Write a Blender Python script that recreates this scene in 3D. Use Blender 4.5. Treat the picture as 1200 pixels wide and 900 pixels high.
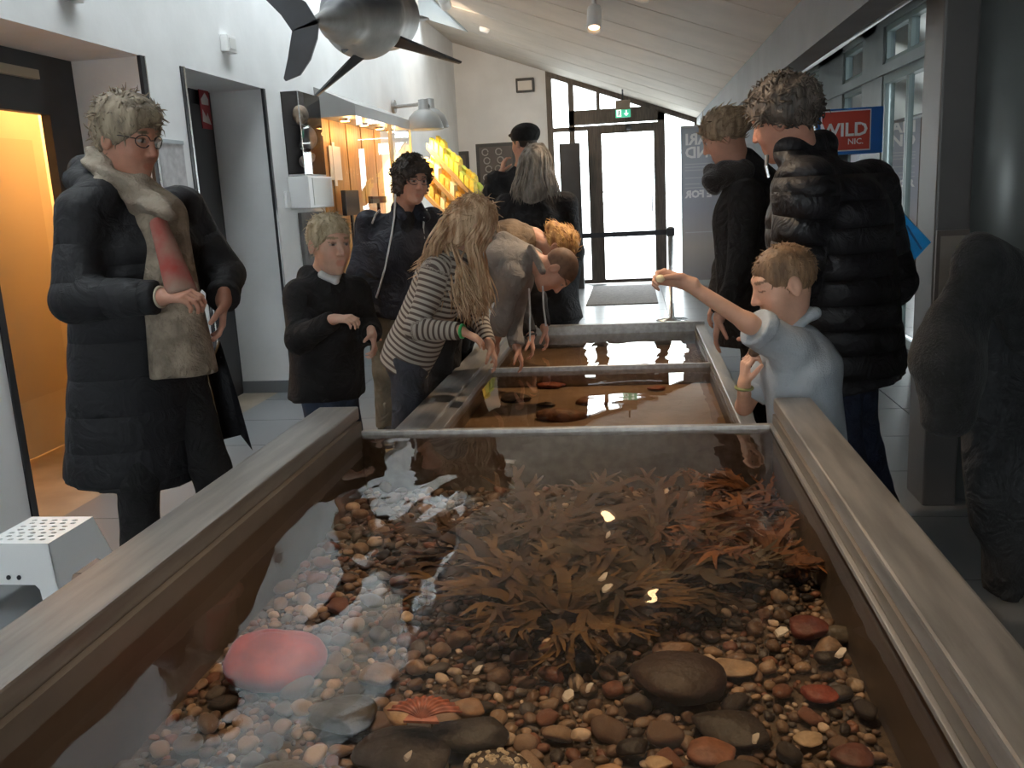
import bpy, bmesh, math, random
import numpy as np
from mathutils import Vector, Matrix

for o in list(bpy.data.objects): bpy.data.objects.remove(o)
SC = bpy.context.scene
COL = SC.collection
random.seed(7); RNG = np.random.default_rng(7)

# ------------------------------------------------------------------ camera
YAW, PITCH, ROLL, FPX, CH = -0.142689, 0.207431, -0.0527984, 1051.6, 1.35
def cam_basis():
    cy, sy, cp, sp = math.cos(YAW), math.sin(YAW), math.cos(PITCH), math.sin(PITCH)
    F = np.array([sy*cp, cy*cp, -sp]); r = np.array([cy, -sy, 0.]); u = np.cross(r, F)
    c, s = math.cos(ROLL), math.sin(ROLL)
    return F, r*c+u*s, -r*s+u*c
CF, CR, CU = cam_basis(); CP = np.array([0, 0, CH])
cam = bpy.data.cameras.new('camera'); cam.sensor_width = 36; cam.lens = FPX/1200*36; cam.clip_end = 200; cam.clip_start = .05
camo = bpy.data.objects.new('camera', cam); COL.objects.link(camo)
M = Matrix(((CR[0], CU[0], -CF[0], 0), (CR[1], CU[1], -CF[1], 0), (CR[2], CU[2], -CF[2], CH), (0, 0, 0, 1)))
camo.matrix_world = M
SC.camera = camo
def ray(x, y): return CF + CR*((x-600)/FPX) - CU*((y-450)/FPX)
def atZ(x, y, z): d = ray(x, y); return CP + d*((z-CH)/d[2])      # pixel -> point on a level plane
def atY(x, y, Y): d = ray(x, y); return CP + d*(Y/d[1])           # pixel -> point on a cross plane
def atX(x, y, X): d = ray(x, y); return CP + d*(X/d[0])           # pixel -> point on a wall along the hall

# ------------------------------------------------------------------ world, exposure
w = bpy.data.worlds.new('overcast_sky'); SC.world = w; w.use_nodes = True
bg = w.node_tree.nodes['Background']; bg.inputs[0].default_value = (.90, .96, 1.0, 1); bg.inputs[1].default_value = 9.0
vs = SC.view_settings; vs.view_transform = 'Standard'; vs.look = 'None'; vs.gamma = 1; vs.use_curve_mapping = False
vs.exposure = 0.25

# ------------------------------------------------------------------ materials
MATS = {}
def nd(nt, t, **kw):
    n = nt.nodes.new(t)
    for k, v in kw.items():
        if k in n.inputs: n.inputs[k].default_value = v
        else: setattr(n, k, v)
    return n
def mat(name, col, rough=.6, metal=0., var=.0, vscale=8., bump=0., bscale=40., stretch=None, col2=None, emit=None, estr=0., sheen=0., rvar=0., trans=0., sss=0.):
    if name in MATS: return MATS[name]
    m = bpy.data.materials.new(name); m.use_nodes = True; nt = m.node_tree; b = nt.nodes['Principled BSDF']; L = nt.links.new
    b.inputs['Base Color'].default_value = (*col, 1); b.inputs['Roughness'].default_value = rough; b.inputs['Metallic'].default_value = metal
    tc = nd(nt, 'ShaderNodeTexCoord'); src = tc.outputs['Object']
    if stretch:
        mp = nd(nt, 'ShaderNodeMapping'); mp.inputs['Scale'].default_value = stretch; L(src, mp.inputs[0]); src = mp.outputs[0]
    if var or col2:
        n = nd(nt, 'ShaderNodeTexNoise'); n.inputs['Scale'].default_value = vscale; n.inputs['Detail'].default_value = 5; L(src, n.inputs['Vector'])
        r = nd(nt, 'ShaderNodeValToRGB'); e = r.color_ramp.elements
        c2 = col2 if col2 else tuple(min(1, c*(1+var)) for c in col); c1 = col if col2 else tuple(c*(1-var) for c in col)
        e[0].color = (*c1, 1); e[1].color = (*c2, 1); e[0].position = .35; e[1].position = .65
        L(n.outputs[0], r.inputs[0]); L(r.outputs[0], b.inputs['Base Color'])
        if rvar:
            mr = nd(nt, 'ShaderNodeMapRange'); mr.inputs[3].default_value = max(0, rough-rvar); mr.inputs[4].default_value = rough+rvar
            L(n.outputs[0], mr.inputs[0]); L(mr.outputs[0], b.inputs['Roughness'])
    if bump:
        n2 = nd(nt, 'ShaderNodeTexNoise'); n2.inputs['Scale'].default_value = bscale; n2.inputs['Detail'].default_value = 4; L(src, n2.inputs['Vector'])
        bp = nd(nt, 'ShaderNodeBump'); bp.inputs['Strength'].default_value = bump; bp.inputs['Distance'].default_value = .01
        L(n2.outputs[0], bp.inputs['Height']); L(bp.outputs[0], b.inputs['Normal'])
    if emit: b.inputs['Emission Color'].default_value = (*emit, 1); b.inputs['Emission Strength'].default_value = estr
    if sheen: b.inputs['Sheen Weight'].default_value = sheen
    if trans: b.inputs['Transmission Weight'].default_value = trans
    if sss: b.inputs['Subsurface Weight'].default_value = sss; b.inputs['Subsurface Radius'].default_value = (.01, .004, .002)
    MATS[name] = m; return m
def pane_mat(name, tint=(1, 1, 1), ior=1.45, rough=0., bump=0., bscale=3., stretch=(1, 1, 1), base=.0, dirt=None):
    """thin clear sheet: fresnel reflection over straight transmission"""
    if name in MATS: return MATS[name]
    m = bpy.data.materials.new(name); m.use_nodes = True; nt = m.node_tree; nt.nodes.clear(); L = nt.links.new
    out = nd(nt, 'ShaderNodeOutputMaterial'); mx = nd(nt, 'ShaderNodeMixShader'); tr = nd(nt, 'ShaderNodeBsdfTransparent'); gl = nd(nt, 'ShaderNodeBsdfGlossy'); fr = nd(nt, 'ShaderNodeFresnel')
    tr.inputs[0].default_value = (*tint, 1); gl.inputs['Roughness'].default_value = rough; fr.inputs['IOR'].default_value = ior
    L(fr.outputs[0], mx.inputs[0]); L(tr.outputs[0], mx.inputs[1]); L(gl.outputs[0], mx.inputs[2]); L(mx.outputs[0], out.inputs[0])
    if bump:
        tc = nd(nt, 'ShaderNodeTexCoord'); mp = nd(nt, 'ShaderNodeMapping'); mp.inputs['Scale'].default_value = stretch; L(tc.outputs['Object'], mp.inputs[0])
        n = nd(nt, 'ShaderNodeTexNoise'); n.inputs['Scale'].default_value = bscale; n.inputs['Detail'].default_value = 2.; n.inputs['Distortion'].default_value = 1.; L(mp.outputs[0], n.inputs['Vector'])
        bp = nd(nt, 'ShaderNodeBump'); bp.inputs['Strength'].default_value = 1.; bp.inputs['Distance'].default_value = bump; L(n.outputs[0], bp.inputs['Height'])
        L(bp.outputs[0], gl.inputs['Normal']); L(bp.outputs[0], fr.inputs['Normal'])
    MATS[name] = m; return m
def vcol_mat(name, rough=.6, bump=0., bscale=60., spec=.5, sss=0., mottle=0., mscale=30., sheen=0.):
    """colour from the mesh's own 'Col' point attribute"""
    if name in MATS: return MATS[name]
    m = bpy.data.materials.new(name); m.use_nodes = True; nt = m.node_tree; b = nt.nodes['Principled BSDF']; L = nt.links.new
    a = nd(nt, 'ShaderNodeAttribute'); a.attribute_name = 'Col'; b.inputs['Roughness'].default_value = rough; b.inputs['Specular IOR Level'].default_value = spec
    src = a.outputs['Color']; tc = nd(nt, 'ShaderNodeTexCoord')
    if mottle:
        n = nd(nt, 'ShaderNodeTexNoise'); n.inputs['Scale'].default_value = mscale; n.inputs['Detail'].default_value = 5; L(tc.outputs['Object'], n.inputs['Vector'])
        mr = nd(nt, 'ShaderNodeMapRange'); mr.inputs[1].default_value = .3; mr.inputs[2].default_value = .7; mr.inputs[3].default_value = 1-mottle; mr.inputs[4].default_value = 1+mottle
        L(n.outputs[0], mr.inputs[0]); vm = nd(nt, 'ShaderNodeVectorMath', operation='MULTIPLY'); L(src, vm.inputs[0]); L(mr.outputs[0], vm.inputs[1]); src = vm.outputs[0]
    L(src, b.inputs['Base Color'])
    if sss: b.inputs['Subsurface Weight'].default_value = sss; b.inputs['Subsurface Radius'].default_value = (.012, .005, .003); b.inputs['Subsurface Scale'].default_value = .6
    if sheen: b.inputs['Sheen Weight'].default_value = sheen
    if bump:
        n2 = nd(nt, 'ShaderNodeTexNoise'); n2.inputs['Scale'].default_value = bscale; n2.inputs['Detail'].default_value = 4; L(tc.outputs['Object'], n2.inputs['Vector'])
        bp = nd(nt, 'ShaderNodeBump'); bp.inputs['Strength'].default_value = bump; bp.inputs['Distance'].default_value = .01; L(n2.outputs[0], bp.inputs['Height']); L(bp.outputs[0], b.inputs['Normal'])
    MATS[name] = m; return m
def emit_mat(name, col, s):
    if name in MATS: return MATS[name]
    return mat(name, col, .5, emit=col, estr=s)

# ------------------------------------------------------------------ mesh helpers
def tag(o, label=None, cat=None, group=None, kind=None):
    if label: o['label'] = label
    if cat: o['category'] = cat
    if group: o['group'] = group
    if kind: o['kind'] = kind
    return o
def base_of(parent):
    return np.array(parent.get('_base', (0, 0, 0))) if parent else np.zeros(3)
ROOTS = {}
def root(name, loc, label, cat, group=None):
    o = bpy.data.objects.new(name, None); COL.objects.link(o); o.location = loc; o.empty_display_size = .1
    ROOTS[o.name] = np.array(loc, float); tag(o, label, cat, group); return o
def org(o):
    while o is not None:
        if o.name in ROOTS: return ROOTS[o.name]
        o = o.parent
    return np.zeros(3)
def obj(name, verts, faces, m, parent=None, smooth=False, cols=None, attrs=None, origin=None):
    """verts in world metres; stored relative to the thing's base"""
    V = np.asarray(verts, float).reshape(-1, 3); b = org(parent) if parent else np.zeros(3)
    if parent is None:
        b = np.array(origin, float) if origin is not None else np.array([(V[:, 0].min()+V[:, 0].max())/2, (V[:, 1].min()+V[:, 1].max())/2, V[:, 2].min()])
    me = bpy.data.meshes.new(name); V = V-b
    if isinstance(faces, np.ndarray):
        k = faces.shape[1]; nf = len(faces); me.vertices.add(len(V)); me.vertices.foreach_set('co', V.astype(np.float32).ravel())
        me.loops.add(nf*k); me.loops.foreach_set('vertex_index', faces.astype(np.int32).ravel()); me.polygons.add(nf)
        me.polygons.foreach_set('loop_start', np.arange(0, nf*k, k, dtype=np.int32)); me.update(calc_edges=True); me.validate()
    else:
        me.from_pydata([tuple(v) for v in V], [], faces); me.update()
    if smooth: me.polygons.foreach_set('use_smooth', np.ones(len(me.polygons), bool))
    if cols is not None:
        a = me.attributes.new('Col', 'FLOAT_COLOR', 'POINT'); c = np.ones((len(V), 4), np.float32); c[:, :3] = cols; a.data.foreach_set('color', c.ravel())
    if attrs:
        for k, v in attrs.items():
            a = me.attributes.new(k, 'FLOAT', 'POINT'); a.data.foreach_set('value', np.asarray(v, np.float32))
    me.materials.append(m)
    o = bpy.data.objects.new(name, me); COL.objects.link(o)
    if parent is None: o.location = b; ROOTS[o.name] = b
    else: o.parent = parent
    return o
class MB:
    """collects shapes into one mesh"""
    def __init__(s): s.v = []; s.f = []
    def add(s, V, Fc):
        n = len(s.v); s.v += [tuple(map(float, v)) for v in V]; s.f += [tuple(i+n for i in f) for f in Fc]; return s
    def box(s, x0, x1, y0, y1, z0, z1, bev=0.):
        if bev:
            bm = bmesh.new(); bmesh.ops.create_cube(bm, size=1)
            for v in bm.verts: v.co = Vector(((x0+x1)/2+v.co.x*(x1-x0), (y0+y1)/2+v.co.y*(y1-y0), (z0+z1)/2+v.co.z*(z1-z0)))
            bmesh.ops.bevel(bm, geom=list(bm.edges), offset=bev, segments=2, affect='EDGES', profile=.6)
            bm.verts.index_update(); s.add([v.co for v in bm.verts], [[v.index for v in f.verts] for f in bm.faces]); bm.free(); return s
        V = [(x, y, z) for z in (z0, z1) for y in (y0, y1) for x in (x0, x1)]
        return s.add(V, [(0, 2, 3, 1), (4, 5, 7, 6), (0, 1, 5, 4), (2, 6, 7, 3), (0, 4, 6, 2), (1, 3, 7, 5)])
    def hexa(s, P):  # 8 points: bottom ring 0-3, top ring 4-7
        return s.add(P, [(3, 2, 1, 0), (4, 5, 6, 7), (0, 1, 5, 4), (1, 2, 6, 5), (2, 3, 7, 6), (3, 0, 4, 7)])
    def prism(s, P, d):  # planar polygon extruded by vector d
        n = len(P); P = [np.array(p, float) for p in P]; d = np.array(d, float)
        return s.add(P+[p+d for p in P], [tuple(range(n))[::-1], tuple(range(n, 2*n))]+[(i, (i+1) % n, (i+1) % n+n, i+n) for i in range(n)])
    def tube(s, pts, rad, n=8, cap=True):
        pts = [np.array(p, float) for p in pts]; m = len(pts); rad = [rad]*m if np.isscalar(rad) else rad; V = []; prev = None
        for i, p in enumerate(pts):
            t = pts[min(i+1, m-1)]-pts[max(i-1, 0)]; t /= np.linalg.norm(t)+1e-9
            if prev is None:
                a = np.array([0, 0, 1.]) if abs(t[2]) < .9 else np.array([1., 0, 0]); e1 = np.cross(t, a)
            else: e1 = prev-t*(prev@t)
            e1 /= np.linalg.norm(e1)+1e-9; prev = e1; e2 = np.cross(t, e1)
            for k in range(n): a = 2*math.pi*k/n; V.append(p+rad[i]*(math.cos(a)*e1+math.sin(a)*e2))
        Fc = [(i*n+k, i*n+(k+1) % n, (i+1)*n+(k+1) % n, (i+1)*n+k) for i in range(m-1) for k in range(n)]
        if cap: Fc += [tuple(range(n))[::-1], tuple(range((m-1)*n, m*n))]
        return s.add(V, Fc)
    def lathe(s, c, prof, n=20, axis=(0, 0, 1)):
        ax = np.array(axis, float); ax /= np.linalg.norm(ax); a = np.array([1., 0, 0]) if abs(ax[0]) < .9 else np.array([0, 1., 0])
        e1 = np.cross(ax, a); e1 /= np.linalg.norm(e1); e2 = np.cross(ax, e1); c = np.array(c, float); V = []
        for r, h in prof:
            for k in range(n): t = 2*math.pi*k/n; V.append(c+ax*h+r*(math.cos(t)*e1+math.sin(t)*e2))
        m = len(prof); Fc = [(i*n+k, i*n+(k+1) % n, (i+1)*n+(k+1) % n, (i+1)*n+k) for i in range(m-1) for k in range(n)]
        if prof[0][0] > 1e-4: Fc.append(tuple(range(n))[::-1])
        if prof[-1][0] > 1e-4: Fc.append(tuple(range((m-1)*n, m*n)))
        return s.add(V, Fc)
    def build(s, name, m, parent=None, smooth=False, origin=None): return obj(name, s.v, s.f, m, parent, smooth, origin=origin)
def struct(o): o['kind'] = 'structure'; return o
def text_obj(name, body, size, pos, ex, ey, m, parent, align='LEFT', ext=.001, mirror=False, bold=0.):
    """flat lettering: pos = baseline origin, ex = reading direction, ey = up"""
    cu = bpy.data.curves.new(name, 'FONT'); cu.body = body; cu.size = size; cu.align_x = align; cu.extrude = ext; cu.offset = bold; cu.resolution_u = 2
    t = bpy.data.objects.new(name+'_tmp', cu); COL.objects.link(t); bpy.context.view_layer.update()
    me = bpy.data.meshes.new_from_object(t.evaluated_get(bpy.context.evaluated_depsgraph_get()))
    V = np.array([v.co[:] for v in me.vertices]).reshape(-1, 3); Fc = [tuple(p.vertices) for p in me.polygons]
    bpy.data.objects.remove(t); bpy.data.meshes.remove(me); bpy.data.curves.remove(cu)
    ex = np.array(ex, float); ey = np.array(ey, float); ez = np.cross(ex, ey)
    return obj(name, np.array(pos)+V[:, :1]*ex+V[:, 1:2]*ey+V[:, 2:]*ez, Fc, m, parent)

# ------------------------------------------------------------------ implicit surfaces (bodies, clothes, hair, fish, shells)
def nrm(v): v = np.array(v, float); return v/(np.linalg.norm(v)+1e-12)
def smin(a, b, k): h = np.clip(.5+.5*(b-a)/k, 0, 1); return b*(1-h)+a*h-k*h*(1-h)
def wob(P, f, seed=0):
    r = np.random.default_rng(seed); A = r.normal(size=(4, 3)); A /= np.linalg.norm(A, axis=1)[:, None]; ph = r.uniform(0, 6.28, 4); q = P*f
    a = np.sin(q@A[0]+ph[0]+1.3*np.sin(q@A[1]*.7+ph[1])); b = np.sin(q@A[2]*1.3+ph[2]+1.1*np.sin(q@A[3]*.9+ph[3])); return (a*b+.5*a+.5*b)/2
def cap(a, b, ra, rb=None, k=.02, wide=None, wr=1., cut=False, cuta=False, sub=False, uid=0):
    return dict(t='c', a=np.array(a, float), b=np.array(b, float), ra=ra, rb=ra if rb is None else rb, k=k, wide=None if wide is None else nrm(wide), wr=wr, cut=cut, cuta=cuta, sub=sub, uid=uid)
def ell(c, R, rad, k=.02, sub=False, uid=0):
    return dict(t='e', c=np.array(c, float), R=np.array(R, float), rad=np.array(rad, float), k=k, sub=sub, uid=uid)
def pd(p, P):
    if p['t'] == 'c':
        ba = p['b']-p['a']; L = np.linalg.norm(ba)+1e-9; ax = ba/L; pa = P-p['a']; tt = pa@ax; t = np.clip(tt/L, 0, 1); q = pa-np.outer(t*L, ax)
        if p['wide'] is not None:
            qw = q@p['wide']; q = q-np.outer(qw*(1-1/p['wr']), p['wide'])
        d = np.sqrt((q*q).sum(1))-(p['ra']+(p['rb']-p['ra'])*t)
        if p['cut']: d = np.maximum(d, tt-L)
        if p['cuta']: d = np.maximum(d, -tt)
        return d, tt
    q = (P-p['c'])@p['R'].T; k0 = np.sqrt(((q/p['rad'])**2).sum(1)); k1 = np.sqrt(((q/p['rad']**2)**2).sum(1))+1e-9
    return k0*(k0-1)/k1, q[:, 2]
def sdf(prims, P, want=False):
    D = None
    for p in prims:
        d, u = pd(p, P)
        if D is None: D = d.copy(); near = d.copy(); U = u.copy(); I = np.full(len(P), p['uid'])
        elif p['sub']: D = -smin(-D, d, p['k'])
        else:
            D = smin(D, d, p['k'])
            if want: mk = d < near; near = np.where(mk, d, near); U = np.where(mk, u, U); I = np.where(mk, p['uid'], I)
    return (D, U, I) if want else D
def axis_coords(lo, hi, h, foc):
    xs = [lo]
    while xs[-1] < hi:
        s = h
        for a, b, hh in foc:
            if a-1e-6 <= xs[-1] <= b: s = min(s, hh)
            elif xs[-1] < a < xs[-1]+s: s = max(min(s, a-xs[-1]), hh)
        xs.append(xs[-1]+s)
    return np.array(xs)
def mesh_sdf(prims, h, focus=(), disp=None, pad=.03):
    """focus: list of (centre, half size, fine step); disp(P,U,I)->offset pushed outward"""
    lo = np.full(3, 1e9); hi = -lo
    for p in prims:
        if p['sub']: continue
        if p['t'] == 'c':
            R = max(p['ra'], p['rb'])*max(1, p['wr'])
            for e in (p['a'], p['b']): lo = np.minimum(lo, e-R); hi = np.maximum(hi, e+R)
        else: R = p['rad'].max(); lo = np.minimum(lo, p['c']-R); hi = np.maximum(hi, p['c']+R)
    lo -= pad; hi += pad
    ax = [axis_coords(lo[i], hi[i], h, [(c[i]-s, c[i]+s, f) for c, s, f in focus]) for i in range(3)]
    n = [len(a) for a in ax]; S = 4
    ci = [np.minimum(np.arange(0, k+S-1, S)+S//2, k-1) for k in n]
    G = np.stack(np.meshgrid(*[ax[i][ci[i]] for i in range(3)], indexing='ij'), -1).reshape(-1, 3)
    Dc = sdf(prims, G).reshape([len(c) for c in ci])
    bs = [np.array([a[min(c+S//2+1, k-1)]-a[max(c-S//2-1, 0)] for c in cc]) for a, cc, k in zip(ax, ci, n)]
    thr = .62*np.sqrt(bs[0][:, None, None]**2+bs[1][None, :, None]**2+bs[2][None, None, :]**2)+(.016 if disp else .004)
    act = np.abs(Dc) < thr
    D = np.repeat(np.repeat(np.repeat(Dc, S, 0), S, 1), S, 2)[:n[0], :n[1], :n[2]].astype(np.float32).copy()
    A = np.repeat(np.repeat(np.repeat(act, S, 0), S, 1), S, 2)[:n[0], :n[1], :n[2]]
    ii = np.argwhere(A); P = np.stack([ax[i][ii[:, i]] for i in range(3)], -1)
    if disp is None: val = sdf(prims, P)
    else: d, U, I = sdf(prims, P, True); val = d-disp(P, U, I)
    D[A] = val
    D[0] = D[-1] = 1; D[:, 0] = D[:, -1] = 1; D[:, :, 0] = D[:, :, -1] = 1
    ins = D < 0
    c = np.zeros([k-1 for k in n], np.int8)
    for dx in (0, 1):
        for dy in (0, 1):
            for dz in (0, 1): c += ins[dx:n[0]-1+dx, dy:n[1]-1+dy, dz:n[2]-1+dz]
    cell = (c > 0) & (c < 8); idx = np.full(cell.shape, -1, np.int64); cs = np.argwhere(cell); idx[cell] = np.arange(len(cs))
    acc = np.zeros((len(cs), 3)); cnt = np.zeros(len(cs))
    cor = [(a, b, d) for a in (0, 1) for b in (0, 1) for d in (0, 1)]
    for i in range(8):
        for j in range(i+1, 8):
            if sum(abs(cor[i][k]-cor[j][k]) for k in range(3)) != 1: continue
            A0 = cs+cor[i]; B0 = cs+cor[j]; da = D[A0[:, 0], A0[:, 1], A0[:, 2]]; db = D[B0[:, 0], B0[:, 1], B0[:, 2]]; mk = (da < 0) != (db < 0)
            t = np.where(mk, da/np.where(mk, da-db, 1), 0)
            pa = np.stack([ax[k][A0[:, k]] for k in range(3)], -1); pb = np.stack([ax[k][B0[:, k]] for k in range(3)], -1)
            acc += np.where(mk[:, None], pa+(pb-pa)*t[:, None], 0); cnt += mk
    V = acc/np.maximum(cnt, 1)[:, None]; Fs = []
    for a in range(3):
        b, d = (a+1) % 3, (a+2) % 3; sl = [slice(None)]*3; sh = [slice(None)]*3; sl[a] = slice(0, n[a]-1); sh[a] = slice(1, n[a])
        e = np.argwhere(ins[tuple(sl)] != ins[tuple(sh)])
        e = e[(e[:, b] > 0) & (e[:, d] > 0) & (e[:, b] < n[b]-1) & (e[:, d] < n[d]-1)]
        q = []
        for ob, od in ((-1, -1), (0, -1), (0, 0), (-1, 0)):
            x = e.copy(); x[:, b] += ob; x[:, d] += od; q.append(idx[x[:, 0], x[:, 1], x[:, 2]])
        q = np.stack(q, -1); fl = ~ins[e[:, 0], e[:, 1], e[:, 2]]; q[fl] = q[fl][:, ::-1]; Fs.append(q)
    Fq = np.concatenate(Fs); Fq = Fq[(Fq >= 0).all(1)]
    return V, Fq
def blob(name, prims, h, m, parent=None, focus=(), disp=None, colfn=None, attr=False, smooth=True):
    V, Fq = mesh_sdf(prims, h, focus, disp)
    cols = colfn(V) if colfn else None; at = None
    if attr: _, U, I = sdf(prims, V, True); at = {'ulen': U, 'uid': I}
    return obj(name, V, Fq, m, parent, smooth, cols, at)
# ------------------------------------------------------------------ the hall
XW, XR, YF, YB = -2.53, 2.10, 13.4, -3.2
def cz(x): return 2.28+(.89-x)*.366
m_wall = mat('painted_wall', (.78, .785, .79), .75, var=.05, vscale=2.5, bump=.15, bscale=18)
m_ceil = mat('ceiling_board', (.62, .555, .485), .7, var=.05, vscale=3, bump=.1, bscale=90)
m_grey = mat('grey_paint', (.20, .215, .22), .55, var=.06, vscale=4)
m_lgrey = mat('light_grey_paint', (.40, .44, .46), .55, var=.05, vscale=4)
m_dark = mat('dark_paint', (.035, .036, .04), .5, var=.15, vscale=6)
m_wood = mat('dark_frame_wood', (.085, .066, .052), .5, var=.3, vscale=7, stretch=(8, 8, .7))
m_tile = mat('floor_tile', (.165, .172, .18), .3, var=.035, vscale=3)
m_grout = mat('floor_grout', (.13, .13, .13), .8)
m_skirt = mat('grey_skirting', (.16, .17, .18), .5)
m_steel = mat('brushed_steel', (.36, .345, .325), .42, metal=.75, var=.16, vscale=6, bump=.06, bscale=50, stretch=(6, .6, 6), rvar=.1)
m_steel2 = mat('tank_lining', (.165, .142, .122), .45, metal=.25, var=.14, vscale=7, bump=.08, bscale=30, stretch=(1, .5, 1))
m_chrome = mat('satin_metal', (.6, .6, .6), .25, metal=1.)
m_black = mat('black_plastic', (.015, .015, .017), .4)
m_white = mat('white_plastic', (.78, .78, .78), .4)
m_glass = pane_mat('window_glass', (.95, .98, .97), 1.45)
m_acryl = pane_mat('clear_acrylic', (.97, .98, .98), 1.35)

fl = struct(MB().box(-5.2, 2.2, YB, YF, -.12, -.012).build('floor', m_grout))
tile_mesh = None
for i in range(8):
    for j in range(23):
        x0 = -2.66+i*.6; y0 = .0+j*.6
        if y0+.6 > YF: continue
        if tile_mesh is None:
            t0 = MB().box(x0+.003, x0+.597, y0+.003, y0+.597, -.012, 0).build('tile', m_tile, fl); tile_mesh = (t0.data, x0, y0)
        else:
            t = bpy.data.objects.new('tile', tile_mesh[0]); COL.objects.link(t); t.parent = fl; t.location = (x0-tile_mesh[1], y0-tile_mesh[2], 0)
struct(MB().box(-5.2, -2.66, 2.4, 6.6, -.012, -.002).build('floor_recess', mat('recess_floor', (.33, .27, .2), .4, var=.15, vscale=4)))

# left wall with two deep door openings
D1 = (3.27, 4.65); D2 = (5.08, 6.25); ZL = 2.16; XB = -2.93; ZT = 3.62
wl = MB()
for a, b in ((YB, D1[0]), (D1[1], D2[0]), (D2[1], YF)): wl.box(XB, XW, a, b, 0, ZT)
for a, b in (D1, D2): wl.box(XB, XW, a, b, ZL, ZT)
struct(wl.build('wall_left', m_wall))
bs = MB()
for a, b in ((YB, D1[0]), (D1[1], D2[0]), (D2[1], YF)): bs.box(XW, XW+.012, a, b, 0, .09)
for y in (D1[1], D2[1]): bs.box(XB, XW+.012, y-.012, y, 0, .09)
struct(bs.build('baseboard_left', m_skirt))
tr = MB()
for y in (D1[1], D2[0], D2[1]): tr.box(XW-.012, XW+.008, y-.028, y+.006, 0, ZL)
tr.box(XW-.012, XW+.008, D1[0]-.01, D1[0]+.028, 0, ZL)
struct(tr.build('trim_1', mat('dark_edge_strip', (.05, .05, .055), .35, metal=.6)))
t2 = MB(); t2.box(XW+.004, XW+.013, D2[0]-.006, D2[0]+.012, 0, ZL); t2.box(XW+.004, XW+.013, D1[1]+.004, D1[1]+.014, 0, ZL)
struct(t2.build('trim_2', m_chrome))

# first doorway: dark frame with a transom, a warm room behind
d1 = struct(MB().box(XB-.05, XB, 4.40, D1[1], 0, ZL).box(XB-.05, XB, D1[0], 3.32, 0, ZL).box(XB-.05, XB, 3.32, 4.40, 1.87, ZL).build('door_1', m_dark))
MB().box(XB, XB+.03, 3.5, 4.32, 2.03, 2.075).build('door_closer', mat('beige_metal', (.42, .36, .26), .4), d1)
m_cream = mat('cream_panel', (.80, .66, .44), .5, var=.06, vscale=3)
struct(MB().box(-4.4, -4.3, 2.4, 6.0, 0, 2.6).box(-4.3, XB-.0, 5.25, 5.3, 0, 2.6).box(-4.3, XB, 2.4, 2.45, 0, 2.6).box(-4.4, XB, 2.4, 5.3, 2.55, 2.62).build('wall_recess', m_cream))
dl = root('room_door', (-3.45, 4.6, 0), 'cream door leaf with tall bar handle standing in the warm lit side room', 'door')
MB().box(-3.48, -3.43, 4.28, 5.04, .02, 2.02, .006).build('leaf', m_cream, dl)
MB().box(-3.432, -3.424, 4.40, 4.94, .35, 1.80).build('panel', mat('cream_inset', (.72, .57, .36), .5), dl)
MB().tube([(-3.43, 4.36, 1.02), (-3.385, 4.36, 1.03), (-3.385, 4.36, 1.36), (-3.43, 4.36, 1.37)], .011, 8).build('handle', m_chrome, dl)
lr = root('side_room_lamp', (-3.7, 4.8, 2.45), 'round warm ceiling lamp inside the side room', 'lamp')
MB().lathe((-3.7, 4.8, 2.55), [(.16, -.03), (.17, -.01), (.17, 0)], 20).build('housing', m_white, lr)
MB().lathe((-3.7, 4.8, 2.515), [(.0, -.006), (.10, -.004), (.15, .004), (.15, .006)], 20).build('diffuser', emit_mat('warm_diffuser', (1, .62, .25), 3), lr)
def lamp(kind, name, loc, energy, col, parent, **kw):
    l = bpy.data.lights.new(name, kind); l.energy = energy; l.color = col
    for k, v in kw.items(): setattr(l, k, v)
    o = bpy.data.objects.new(name, l); COL.objects.link(o); o.location = np.array(loc)-org(parent)
    o.parent = parent; return o
lamp('POINT', 'bulb', (-3.7, 4.8, 2.36), 75, (1, .62, .30), lr, shadow_soft_size=.12)

# second doorway: dark door with a red sign
d2 = struct(MB().box(XB-.05, XB+.0, D2[0], D2[1], 0, ZL).build('door_2', m_dark))
MB().box(XB, XB+.022, 5.35, 6.17, .05, 2.06, .005).build('door_leaf', mat('dark_door_leaf', (.028, .028, .03), .45), d2)
sg = root('fire_point_sign', atX(240, 130, XB+.024), 'small red fire sign with white flame and arrow on the dark door', 'sign')
a = atX(232, 104, XB+.024); b = atX(249, 152, XB+.024)
MB().box(XB+.022, XB+.026, a[1], b[1], b[2], a[2]).build('plate', mat('sign_red', (.30, .02, .025), .5), sg)
cy_, hz = (a[1]+b[1])/2, a[2]-b[2]
MB().prism([(XB+.0265, cy_-.05, b[2]+hz*.62), (XB+.0265, cy_+.05, b[2]+hz*.62), (XB+.0265, cy_+.055, b[2]+hz*.78), (XB+.0265, cy_+.01, b[2]+hz*.93), (XB+.0265, cy_-.055, b[2]+hz*.75)], (.001, 0, 0)).build('flame_mark', mat('sign_white', (.55, .5, .5), .5), sg)
MB().prism([(XB+.0265, cy_-.06, b[2]+hz*.18), (XB+.0265, cy_+.06, b[2]+hz*.12), (XB+.0265, cy_+.02, b[2]+hz*.42), (XB+.0265, cy_-.0, b[2]+hz*.3), (XB+.0265, cy_-.05, b[2]+hz*.5)], (.001, 0, 0)).build('arrow_mark', MATS['sign_white'], sg)

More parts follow.
